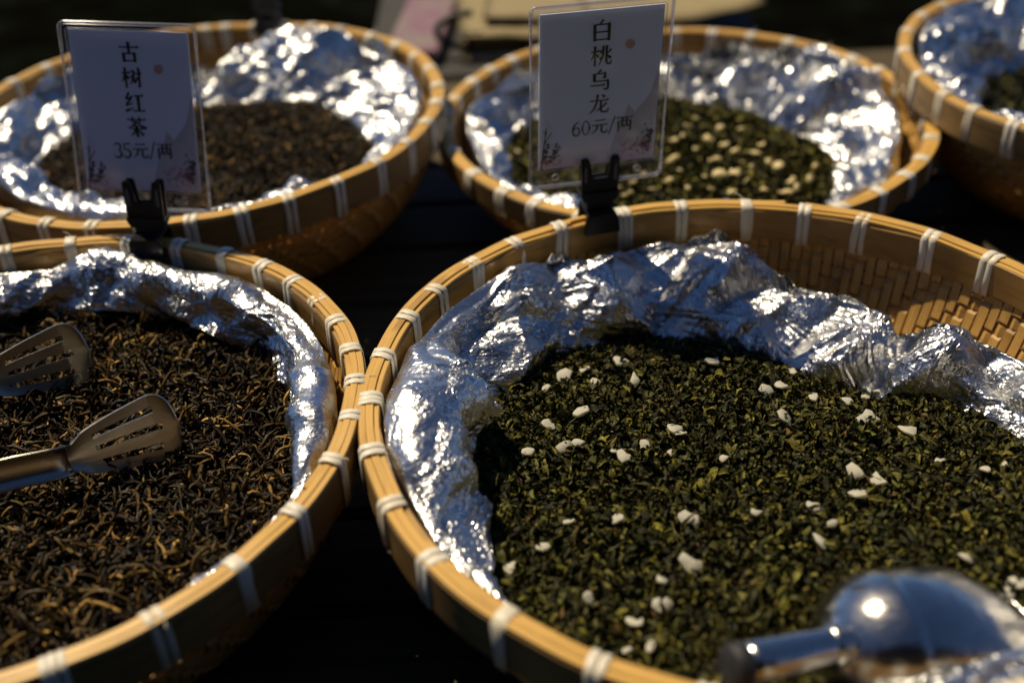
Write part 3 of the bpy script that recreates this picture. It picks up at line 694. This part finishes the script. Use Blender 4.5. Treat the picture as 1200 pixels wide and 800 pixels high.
GL = {
 'gu': tri_h(4, 96, 72) + bar_v(50, 98, 45) + bar_v(24, 46, 2) + bar_v(76, 46, 2) + tri_h(24, 80, 43) + tri_h(24, 76, 9),
 'shu': TREE_L() + tri_h(43, 66, 78) + pie((63, 78), (58, 50), (42, 16)) + na((46, 62), (56, 44), (69, 24)) + tri_h(67, 99, 68) + bar_v(87, 98, 5, 10) + pie((87, 6), (76, 12)) + dot((71, 52), (78, 36)),
 'hong': pie((27, 98), (20, 82), (8, 68)) + stroke([(8, 67), (32, 71)], [9, 5]) + pie((40, 80), (26, 58), (7, 38)) + stroke([(7, 37), (42, 46)], [9, 4]) + stroke([(5, 8), (43, 22)], [12, 3]) + tri_h(49, 96, 82) + bar_v(71, 82, 10) + tri_h(41, 99, 9),
 'cha': tri_h(4, 96, 85) + bar_v(33, 99, 70, 9) + bar_v(67, 99, 70, 9) + pie((51, 78), (36, 58), (4, 40)) + na((50, 78), (68, 56), (97, 44)) + tri_h(22, 80, 41) + bar_v(50, 60, 0) + pie((43, 36), (34, 20), (18, 6)) + dot((58, 33), (80, 10)),
 'bai': pie((54, 100), (48, 90), (36, 78)) + bar_v(17, 80, 0) + bar_v(83, 80, 0) + tri_h(17, 88, 78) + tri_h(17, 83, 43) + tri_h(17, 83, 7),
 'tao': TREE_L() + pie((60, 97), (58, 45), (40, 2)) + stroke([(75, 97), (75, 18), (80, 9), (96, 9), (98, 26)], [10, 10, 8, 8, 3]) + dot((45, 76), (53, 62)) + stroke([(43, 32), (57, 46)], [10, 3]) + stroke([(96, 78), (81, 60)], [10, 3]) + dot((80, 50), (96, 34)),
 'wu': pie((54, 100), (46, 92), (38, 83)) + tri_h(24, 78, 82) + bar_v(24, 82, 44) + bar_v(74, 82, 60, 10) + pie((74, 60), (60, 64)) + tri_h(20, 92, 45) + bar_v(89, 45, 6, 10) + pie((90, 6), (74, 2), (66, 10)) + tri_h(4, 74, 24),
 'long': tri_h(5, 95, 67) + pie((42, 98), (39, 58), (26, 24), (5, 3)) + dot((62, 96), (76, 82)) + stroke([(59, 66), (59, 16), (65, 8), (92, 8), (96, 28)], [10, 10, 8, 8, 3]) + pie((86, 54), (66, 32), (36, 14)),
 'yuan': tri_h(20, 80, 84) + tri_h(4, 96, 56) + pie((38, 56), (33, 26), (5, 3)) + stroke([(62, 56), (62, 14), (68, 7), (92, 7), (96, 26)], [10, 10, 8, 8, 3]),
 'liang': tri_h(3, 97, 88) + bar_v(14, 66, 0, 9) + tri_h(14, 90, 65) + bar_v(86, 66, 6, 10) + pie((86, 7), (74, 10)) + pie((38, 88), (36, 50), (22, 22)) + dot((36, 50), (46, 30)) + pie((64, 88), (62, 50), (49, 22)) + dot((62, 50), (75, 28)),
 '/': stroke([(38, 104), (4, -8)], [5, 5]),
}
def arc(cx, cy, rx, ry, a0, a1, ws, n=12):
    return stroke([(cx + rx * math.cos(math.radians(a0 + (a1 - a0) * i / n)), cy + ry * math.sin(math.radians(a0 + (a1 - a0) * i / n))) for i in range(n + 1)],
                  [ws[0] + (ws[1] - ws[0]) * math.sin(PI * i / n) for i in range(n + 1)])
GL['0'] = arc(26, 45, 20, 44, 90, 450, (4, 4)) + stroke([(6.5, 62), (5.5, 45), (6.5, 28)], [5, 9, 5]) + stroke([(45.5, 62), (46.5, 45), (45.5, 28)], [5, 9, 5])
GL['3'] = arc(23, 67, 19, 20, 160, -80, (4, 9)) + arc(22, 24, 22, 23, 80, -160, (4, 10))
GL['5'] = tri_h(12, 44, 86, 7) + stroke([(12, 88), (9, 50)], [5, 5]) + arc(22, 27, 22, 26, 125, -160, (4, 10))
GL['6'] = arc(26, 27, 20, 26, 90, 450, (5, 7)) + stroke([(6, 30), (10, 60), (24, 80), (42, 89)], [8, 9, 6, 3])

SW, SH = 0.088, 0.1225        # sleeve; local x right, z up, -y towards the viewer, origin bottom centre
PX0, PX1, PZ0, PZ1 = -0.0385, 0.0385, 0.0135, 0.1180
def flat(name, polys, yy, mat, parent, uv=None):
    V = []; F = []
    for p in polys: F.append(tuple(range(len(V), len(V) + len(p)))); V += [(x, yy, z) for x, z in p]
    return obj(name, mesh(name, V, F, mat, False, uv), parent)
def rounded(x0, x1, z0, z1, r, n=5):
    out = []
    for cx, cz, a in ((x1 - r, z1 - r, 0), (x0 + r, z1 - r, 90), (x0 + r, z0 + r, 180), (x1 - r, z0 + r, 270)):
        out += [(cx + r * math.cos(math.radians(a + 90 * i / n)), cz + r * math.sin(math.radians(a + 90 * i / n))) for i in range(n + 1)]
    return out
def dabs(cx, cz, rx, rz, n, size, seed, box):
    rg = random.Random(seed); out = []
    while len(out) < n:
        a = rg.uniform(0, 6.28); q = rg.random() ** 0.7; x = cx + rx * q * math.cos(a); z = cz + rz * q * math.sin(a)
        if not (box[0] + size < x < box[1] - size and box[2] + size < z < box[3] - size): continue
        s = size * rg.uniform(0.3, 1) * (1.15 - 0.7 * q); m = 6
        out.append([(x + s * rg.uniform(.5, 1.1) * math.cos(6.283 * i / m), z + s * 0.75 * rg.uniform(.5, 1.1) * math.sin(6.283 * i / m)) for i in range(m)])
    return out
def sign(loc, rot, title, price, label, tx):
    s = empty('price_sign', loc); s.rotation_euler = rot; tag(s, label, 'sign')
    out = rounded(-SW / 2, SW / 2, 0, SH, 0.004)
    sl = obj('sleeve', prism('sleeve', out, -0.0013, 0.0013, M_SLEEVE), s)
    ring = [(x, 0, z) for x, z in out] + [(out[0][0], 0, out[0][1])]
    V, F = tube(ring, 0.0013, 6, False); obj('sleeve_edge', mesh('sleeve_edge', V, F, M_SLEDGE), sl)
    inn = rounded(PX0 - 0.0012, PX1 + 0.0012, PZ0 - 0.001, PZ1 + 0.0012, 0.002); V, F = tube([(x, -0.0012, z) for x, z in inn] + [(inn[0][0], -0.0012, inn[0][1])], 0.00035, 5, False)
    obj('sleeve_weld', mesh('sleeve_weld', V, F, M_SLEDGE), sl)
    for hx in (-0.0275, 0.0275):
        V, F = tube([(hx + 0.0021 * math.cos(a * PI / 8), -0.0014, 0.0075 + 0.0021 * math.sin(a * PI / 8)) for a in range(17)], 0.0005, 5, False)
        obj('punch_hole', mesh('punch_hole', V, F, M_SLEDGE), sl)
    pw, ph = PX1 - PX0, PZ1 - PZ0
    paper = obj('paper_card', prism('paper_card', [(PX0, PZ0), (PX1, PZ0), (PX1, PZ1), (PX0, PZ1)], -0.0003, 0.0003, M_PAPER), s)
    me = paper.data; l = me.uv_layers.new(name='UVMap')
    for lp in me.loops: c = me.vertices[lp.vertex_index].co; l.data[lp.index].uv = ((c.x - PX0) / pw, (c.z - PZ0) / ph)
    X = lambda u: PX0 + u * pw
    Z = lambda v: PZ0 + v * ph
    rg = random.Random(5)
    def ridge(pts, mat, yy):
        V = []; UV = []; F = []
        for i, (u, v) in enumerate(pts): V += [(X(u), yy, Z(0.06)), (X(u), yy, Z(v))]; UV += [(0, 0), (0, 1)]
        for i in range(len(pts) - 1): F.append((2 * i, 2 * i + 2, 2 * i + 3, 2 * i + 1))
        obj('printed_mountain', mesh('printed_mountain', V, F, mat, False, UV), paper)
    ridge([(.62, .1), (.68, .26), (.72, .30), (.75, .39), (.78, .36), (.81, .33), (.85, .37), (.89, .40), (.93, .45), (.97, .55), (.985, .60), (.999, .62)], M_MTN, -0.00036)
    box = (PX0 + 0.0003, PX1 - 0.0003, PZ0 + 0.0003, PZ1)
    flat('printed_blossom', dabs(X(.90), Z(.10), .017, .008, 70, .0026, 3, box) + dabs(X(.06), Z(.05), .012, .005, 26, .002, 4, box), -0.00042, M_PINK, paper)
    flat('printed_tree', dabs(X(.06), Z(.12), .011, .008, 60, .0022, 1, box) + dabs(X(.05), Z(.24), .006, .010, 16, .0012, 2, box) + dabs(X(.97), Z(.15), .008, .013, 46, .0024, 6, box)
         + [[(x + X(0), z + Z(0)) for x, z in p] for p in [[(.001, .0), (.0022, .0), (.0050, .030), (.0044, .030)], [(.003, .018), (.0034, .0172), (.0085, .026), (.008, .0265)]]], -0.00048, M_INKG, paper)
    flat('printed_dot', [[(X(tx + .235) + .0031 * math.cos(a * PI / 10), Z(.775) + .0031 * math.sin(a * PI / 10)) for a in range(20)]], -0.00048, M_RED, paper)
    cs = 0.0136
    for i, gch in enumerate(title):
        x0, z0 = X(tx) - cs / 2, Z(.875 - .155 * i) - cs / 2
        flat('title_character', [[(x0 + x * cs / 100, z0 + zz * cs / 100) for x, zz in p] for p in GL[gch]], -0.00048, M_INK, paper)
    cs = 0.0112; x = X(tx) - 0.0172
    for gch, adv in price:
        z0 = Z(.262) - cs / 2
        flat('price_character', [[(x + a * cs / 100, z0 + zz * cs / 100) for a, zz in p] for p in GL[gch]], -0.00048, M_INK, paper); x += adv * cs
    return s
def R3(a): return tuple(math.radians(v) for v in a)
sign((-0.2436, 0.7000, 0.1235), R3((-11, 3.2, -4.5)), ['gu', 'shu', 'hong', 'cha'], [('3', .54), ('5', .54), ('yuan', 1.02), ('/', .45), ('liang', 1.0)], 'sleeved price card marked 35, clipped to the black tea basket with the tongs', .50)
sign((0.0603, 0.6800, 0.1370), R3((5, 1.0, 10)), ['bai', 'tao', 'wu', 'long'], [('6', .56), ('0', .56), ('yuan', 1.02), ('/', .45), ('liang', 1.0)], 'sleeved price card marked 60, clipped to the far rim of the oolong basket', .50)

# ------------------------------------------------------------------ clips: fork jaw for the card above, clamp on the rim below
def clip(loc, rz, lean, roll, label, jaw_z, card):
    c = empty('sign_clip', loc); c.rotation_euler = (0, 0, rz); tag(c, label, 'clip', 'black plastic sign clips')
    R = Matrix.Rotation(roll, 4, 'Y') @ Matrix.Rotation(lean, 4, 'X')
    def part(name, me):
        me.transform(R); return obj(name, me, c)
    z = jaw_z
    for sgn, nm in ((-1, 'front_jaw'), (1, 'back_jaw')):
        y0, y1 = (-0.0042, -0.0016) if sgn < 0 else (0.0016, 0.0042)
        poly = [(-0.0125, z), (0.0125, z), (0.0130, z + 0.024), (0.0120, z + 0.0255), (0.0080, z + 0.0252), (0.0072, z + 0.0235), (0.0050, z + 0.0105), (-0.0050, z + 0.0105), (-0.0072, z + 0.0235), (-0.0080, z + 0.0252), (-0.0120, z + 0.0255), (-0.0130, z + 0.024)]
        j = part(nm, prism(nm, poly, y0, y1, M_CLIP, 0.0004))
        if sgn < 0:
            for sx in (-1, 1):
                me = prism('jaw_recess', [(sx * 0.0112, z + 0.0085), (sx * 0.0088, z + 0.0085), (sx * 0.0092, z + 0.0205), (sx * 0.0112, z + 0.0205)], -0.0048, -0.0040, M_CLIPIN, 0.0001); me.transform(R); obj('jaw_recess', me, j)
    part('collar', prism('collar', [(-0.0135, z - 0.001), (-0.0105, z - 0.0065), (0.0105, z - 0.0065), (0.0135, z - 0.001), (0.0125, z + 0.0012), (-0.0125, z + 0.0012)], -0.0058, 0.0058, M_CLIP, 0.0006))
    part('neck', prism('neck', [(-0.0078, 0.003), (0.0078, 0.003), (0.0088, z - 0.005), (-0.0088, z - 0.005)], -0.0052, 0.0052, M_CLIP, 0.0008))
    # clamp astride the rim: a saddle on top, an inner and an outer plate
    obj('saddle', bevel_box('saddle', (0.019, 0.0205, 0.004), M_CLIP, 0.0008, 2, (0, 0, 0.0055)), c)
    obj('inner_plate', prism('inner_plate', [(-0.0125, -0.0085), (0.0125, -0.0085), (0.0115, 0.001), (0.0095, 0.0065), (-0.0095, 0.0065), (-0.0115, 0.001)], -0.0118, -0.0088, M_CLIP, 0.0006), c)
    obj('outer_plate', prism('outer_plate', [(-0.0115, -0.016), (0.0115, -0.016), (0.0095, 0.0065), (-0.0095, 0.0065)], 0.0092, 0.0122, M_CLIP, 0.0006), c)
    return c
def on_rim(k, px, py):
    p = at(px, py, H); c = Vector((*BK[k][0], H)); a = math.atan2(p.y - c.y, p.x - c.x)
    amp = math.hypot(*BK[k][2]); phi = .5 * math.atan2(BK[k][2][1], BK[k][2][0]); r = BK[k][1] + amp * math.cos(2 * (a - phi))
    return Vector((c.x + r * math.cos(a), c.y + r * math.sin(a), H)), a
p, a = on_rim(2, 174, 285); clip(p, math.radians(-8), math.radians(-8), math.radians(1), 'black clip holding the card marked 35 on the black tea rim', 0.0165, None)
p, a = on_rim(1, 698, 250); clip(p, math.radians(12), math.radians(5), math.radians(0), 'black clip holding the card marked 60 on the oolong rim', 0.0205, None)
p, a = on_rim(3, 316, 26); clip(p, a - PI / 2, 0, 0, 'blurred black clip on the far rim at the top left', 0.018, None)

# ------------------------------------------------------------------ slotted tongs in the black tea
tongs = empty('serving_tongs', surf(2, 60, 500)); tag(tongs, 'stainless serving tongs with two slotted heads on the black tea', 'tongs')
T0 = tongs.location.copy()
def tong_head(root, tip, up, wid, name='slotted_head'):
    """flat head from root to tip (centre line), widening, with three slots; up = direction across the head"""
    root, tip, up = Vector(root), Vector(tip), Vector(up).normalized(); ax = (tip - root); L = ax.length; ax.normalize(); up = (up - ax * up.dot(ax)).normalized(); nrm = ax.cross(up)
    NA = 44
    def half(k):
        if k < 0.16: return wid * (0.34 + 0.26 * (k / .16) ** 1.2)
        if k < 0.80: return wid * (0.60 + 0.40 * ((k - .16) / .64) ** 0.8)
        return wid * math.sqrt(max(0.0, 1 - ((k - .80) / .20) ** 2.6)) * 1.0
    # lanes across: -1..1 ; solid / slot
    lanes = [(-1, -.86), (-.86, -.72), (-.72, -.60), (-.60, -.44), (-.44, -.22), (-.22, -.04), (-.04, .10), (.10, .26), (.26, .42), (.42, .56), (.56, .80), (.80, 1)]
    slot = {2: (.28, .86), 3: (.27, .87), 6: (.25, .90), 7: (.24, .91), 9: (.24, .84)}
    slot = {2: (.26, .84), 5: (.24, .90), 8: (.24, .84)}
    lanes = [(-1, -.80), (-.80, -.66), (-.66, -.46), (-.46, -.22), (-.22, -.10), (-.10, .10), (.10, .22), (.22, .44), (.44, .64), (.64, .80), (.80, 1)]
    slot = {2: (.27, .84), 5: (.25, .88), 8: (.25, .82)}
    bm = bmesh.new(); cache = {}
    def vert(i, b):
        key = (i, round(b, 3))
        if key not in cache:
            k = i / NA; h = half(k); cup = 0.10 * wid * (b * b) - 0.35 * wid * math.sin(PI * min(1, k * 1.02)) ** 1.0 * 0.35 + (0.25 * wid * max(0, k - .8) * 5 * .6)
            cache[key] = bm.verts.new(root + ax * (L * k) + up * (b * h) + nrm * cup - T0)
        return cache[key]
    for i in range(NA):
        k0, k1 = i / NA, (i + 1) / NA
        for li, (b0, b1) in enumerate(lanes):
            if li in slot and slot[li][0] <= k0 and k1 <= slot[li][1]: continue
            vs = [vert(i, b0), vert(i + 1, b0), vert(i + 1, b1), vert(i, b1)]
            try: bm.faces.new(vs)
            except ValueError: pass
    bmesh.ops.remove_doubles(bm, verts=bm.verts[:], dist=1e-5)
    bmesh.ops.dissolve_degenerate(bm, dist=1e-6, edges=bm.edges[:])
    bmesh.ops.recalc_face_normals(bm, faces=bm.faces[:])
    bmesh.ops.solidify(bm, geom=bm.faces[:], thickness=0.0011)
    me = bpy.data.meshes.new(name); bm.to_mesh(me); bm.free(); me.materials.append(M_STEEL)
    return obj(name, me, tongs)
def tong_arm(path, ups, w0, w1):
    """channel-section arm"""
    V = []; F = []; n = len(path); prof = [(-1, .55), (-.86, .12), (-.45, -.05), (0, -.08), (.45, -.05), (.86, .12), (1, .55)]
    P = [Vector(p) for p in path]
    for i, p in enumerate(P):
        t = (P[min(i + 1, n - 1)] - P[max(i - 1, 0)]).normalized(); u = Vector(ups[i]); u = (u - t * u.dot(t)).normalized(); nn = t.cross(u); w = w0 + (w1 - w0) * i / (n - 1)
        for b, h in prof: V.append(p + u * b * w - nn * h * w * 0.8 - T0)
    m = len(prof)
    for i in range(n - 1):
        for k in range(m - 1): a = i * m + k; F.append((a, a + 1, a + m + 1, a + m))
    bm = bmesh.new(); me = mesh('arm', V, F, M_STEEL); bm.from_mesh(me); bmesh.ops.solidify(bm, geom=bm.faces[:], thickness=0.0011); bm.to_mesh(me); bm.free()
    return obj('arm', me, tongs)
zt = T0.z
facing = Vector((-.14, .30, .94))     # across-head direction: broad side turned up towards the viewer
r1, t1 = at(-22, 450, zt + .022), at(103, 407, zt + .022)
r2, t2 = at(80, 538, zt + .022), at(208, 492, zt + .022)
tong_head(r1, t1, facing, 0.0200); tong_head(r2, t2, facing, 0.0200)
h = at(-420, 640, zt + .05)
arm2 = [at(84, 537, zt + .0218), at(60, 543, zt + .024), at(20, 551, zt + .023), at(-60, 570, zt + .025), at(-250, 615, zt + .032), h]
arm1 = [at(-20, 449, zt + .0220), at(-40, 457, zt + .020), at(-90, 478, zt + .018), at(-200, 530, zt + .024), at(-320, 590, zt + .036), h + Vector((0.002, .01, 0))]
tong_arm(arm2, [facing] * 6, 0.0078, 0.0085); tong_arm(arm1, [facing] * 6, 0.0078, 0.0085)
V, F = tube([h - T0 + Vector((0, 0, -.012)), h - T0 + Vector((0, 0, .012))], 0.006, 14); obj('hinge', mesh('hinge', V, F, M_STEEL), tongs)

# ------------------------------------------------------------------ scoop in the oolong
zs = float(tea_z(1, np.array([0.165]), np.array([0.36]))[0][0])
A = at(1043, 768, zs); B = at(1200, 735, zs)
scoop = empty('tea_scoop', (A.x, A.y, zs)); tag(scoop, 'shiny steel tea scoop lying dome up on the oolong', 'scoop')
O = scoop.location.copy()
ax = (B - A); ax.z = 0; ax.normalize(); sd = Vector((-ax.y, ax.x, 0))
bm = bmesh.new(); NL, NC = 48, 32; RD = 0.0368; LEN = 0.102; rows = []
for i in range(NL + 1):
    k = i / NL; x = LEN * k - RD
    if x < 0: e = math.sqrt(max(0.0, 1 - (x / RD) ** 2)); wdt = RD * e; hgt = RD * 1.06 * e
    else:
        q = x / (LEN - RD); hgt = RD * 1.02 * (1 - q ** 1.7 * 0.80); wdt = RD * (1 + 0.16 * q * q)
    row = []
    for j in range(NC + 1):
        a = PI * j / NC; q = ax * x + sd * (-math.cos(a) * wdt) + Vector((0, 0, -0.005 + math.sin(a) ** 0.9 * (hgt + 0.006 * min(1, hgt / .01))))
        if k > .75: q -= ax * (0.03 * (abs(math.cos(a)) ** 2) * (k - .75) / .25)
        row.append(bm.verts.new(q))
    rows.append(row)
for i in range(NL):
    for j in range(NC): bm.faces.new((rows[i][j], rows[i + 1][j], rows[i + 1][j + 1], rows[i][j + 1]))
LIPCO = [r_[0].co[:] for r_ in rows[6:]] + [v.co[:] for v in rows[-1][1:-1]] + [r_[-1].co[:] for r_ in rows[:5:-1]]
bmesh.ops.remove_doubles(bm, verts=bm.verts[:], dist=1e-5); bmesh.ops.recalc_face_normals(bm, faces=bm.faces[:])
for f in bm.faces: f.smooth = True
bmesh.ops.solidify(bm, geom=bm.faces[:], thickness=0.0012)
for f in bm.faces: f.smooth = True
me = bpy.data.meshes.new('bowl'); bm.to_mesh(me); bm.free(); me.materials.append(M_CHROME); obj('bowl', me, scoop)
lip = [Vector(rows_co) for rows_co in LIPCO]
V, F = tube(lip, 0.0011, 8, True); obj('rolled_lip', mesh('rolled_lip', V, F, M_CHROME), scoop)
h0 = at(1022, 747, zs + .020); h1 = at(872, 778, zs + .034)
hp = [h0.lerp(h1, k) for k in (0, .12, .25, .4, .6, .8, .93, 1.0)]
V, F = tube([p - O for p in hp], [.0065, .0070, .0078, .0084, .0088, .0090, .0090, .0086], 20); obj('handle', mesh('handle', V, F, M_CHROME), scoop)
dr = (h1 - h0).normalized()
f0 = h0 + dr * .018
V, F = tube([f0 - O, f0 + dr * .001 - O, f0 + dr * .005 - O, f0 + dr * .006 - O], [.0080, .0092, .0094, .0082], 20); obj('ferrule', mesh('ferrule', V, F, M_CHROME), scoop)
V, F = tube([h1 - O, h1 + dr * .002 - O, h1 + dr * .006 - O, h1 + dr * .0075 - O], [.0093, .0096, .0094, .0080], 20); obj('end_cap', mesh('end_cap', V, F, M_RUBBER), scoop)

# ------------------------------------------------------------------ things behind: board, kraft bags, pink box, strap
bd = empty('back_stand', (0.08, 1.42, -0.75)); tag(bd, 'low grey stand behind the baskets carrying the kraft paper', 'stand')
o = obj('stand_top', bevel_box('stand_top', (0.46, 0.40, 0.02), M_BOARD, 0.003), bd); o.location = (0, 0, 0.745)
for sx in (-.20, .20):
    for sy in (-.17, .17):
        o = obj('leg', bevel_box('leg', (0.03, 0.03, 0.735), M_BOARD, 0.002), bd); o.location = (sx, sy, 0.3675)
def bag(loc, w, l, th, rz, curl, label):
    V = []; F = []; n = 16; m = 8
    for side in (0, 1):
        for i in range(n + 1):
            for j in range(m + 1):
                x = (i / n - .5) * w; yv = j / m * l; lift = curl(i / n, j / m) + th * (0.5 + 0.5 * math.sin(PI * min(1, j / m * 4) / 2)) * side
                V.append((x, yv + 0.002 * math.sin(i * 1.7), lift))
    k = (n + 1) * (m + 1); idx = lambda s, i, j: s * k + i * (m + 1) + j
    for i in range(n):
        for j in range(m):
            F.append((idx(0, i, j), idx(0, i, j + 1), idx(0, i + 1, j + 1), idx(0, i + 1, j))); F.append((idx(1, i, j), idx(1, i + 1, j), idx(1, i + 1, j + 1), idx(1, i, j + 1)))
        for j in (0, m): F.append((idx(0, i, j), idx(0, i + 1, j), idx(1, i + 1, j), idx(1, i, j)))
    for j in range(m):
        for i in (0, n): F.append((idx(0, i, j), idx(0, i, j + 1), idx(1, i, j + 1), idx(1, i, j)))
    o = obj('kraft_bag', mesh('kraft_bag', V, F, M_KRAFT, True)); o.location = loc; o.rotation_euler = (0, 0, rz); tag(o, label, 'paper bag', 'kraft paper bags behind the baskets'); return o
bag((0.085, 1.255, 0.0065), 0.25, 0.24, 0.006, 0.02, lambda u, v: 0.0, 'bottom kraft paper bag of the stack behind the baskets')
bag((0.100, 1.275, 0.0135), 0.27, 0.24, 0.009, -0.02, lambda u, v: 0.010 * max(0, 1 - v * 3) * (0.4 + .6 * math.sin(u * 3)), 'top kraft paper bag of the stack behind the peach oolong sign')
bag((0.210, 1.275, 0.034), 0.20, 0.23, 0.004, 0.10, lambda u, v: 0.030 * max(0, u - .45) ** 1.5, 'kraft paper bag with its right corner lifted, beside the stack')
for q, (bx, by, bz, bw, rz, tint) in enumerate(((0.060, 1.268, 0.0255, 0.20, 0.05, 'third'), (0.075, 1.300, 0.0330, 0.18, -0.06, 'fourth'))):
    bag((bx, by, bz), bw, 0.20, 0.004, rz, lambda u, v: 0.006 * max(0, 1 - v * 4) * math.sin(u * 5 + 1), tint + ' kraft paper bag from the bottom of the stack behind the baskets')
pb = obj('pink_box', bevel_box('pink_box', (0.062, 0.20, 0.016), M_PINKBOX, 0.002, 2, (0, 0.10, 0.008))); pb.location = (-0.098, 1.26, 0.0055); pb.rotation_euler = (0, 0, -.1)
tag(pb, 'dull pink box left of the kraft paper bags', 'box')
V, F = tube([(-0.026 + 0.042 * math.cos(a), 1.285 + 0.012 * math.sin(a) * .5, 0.034 + 0.018 * math.sin(a)) for a in [PI / 2 + i * PI / 16 for i in range(17)]], 0.0042, 8)
st = obj('black_strap', mesh('black_strap', V, F, M_RUBBER)); tag(st, 'black loop strap between the pink box and the kraft bags', 'strap')
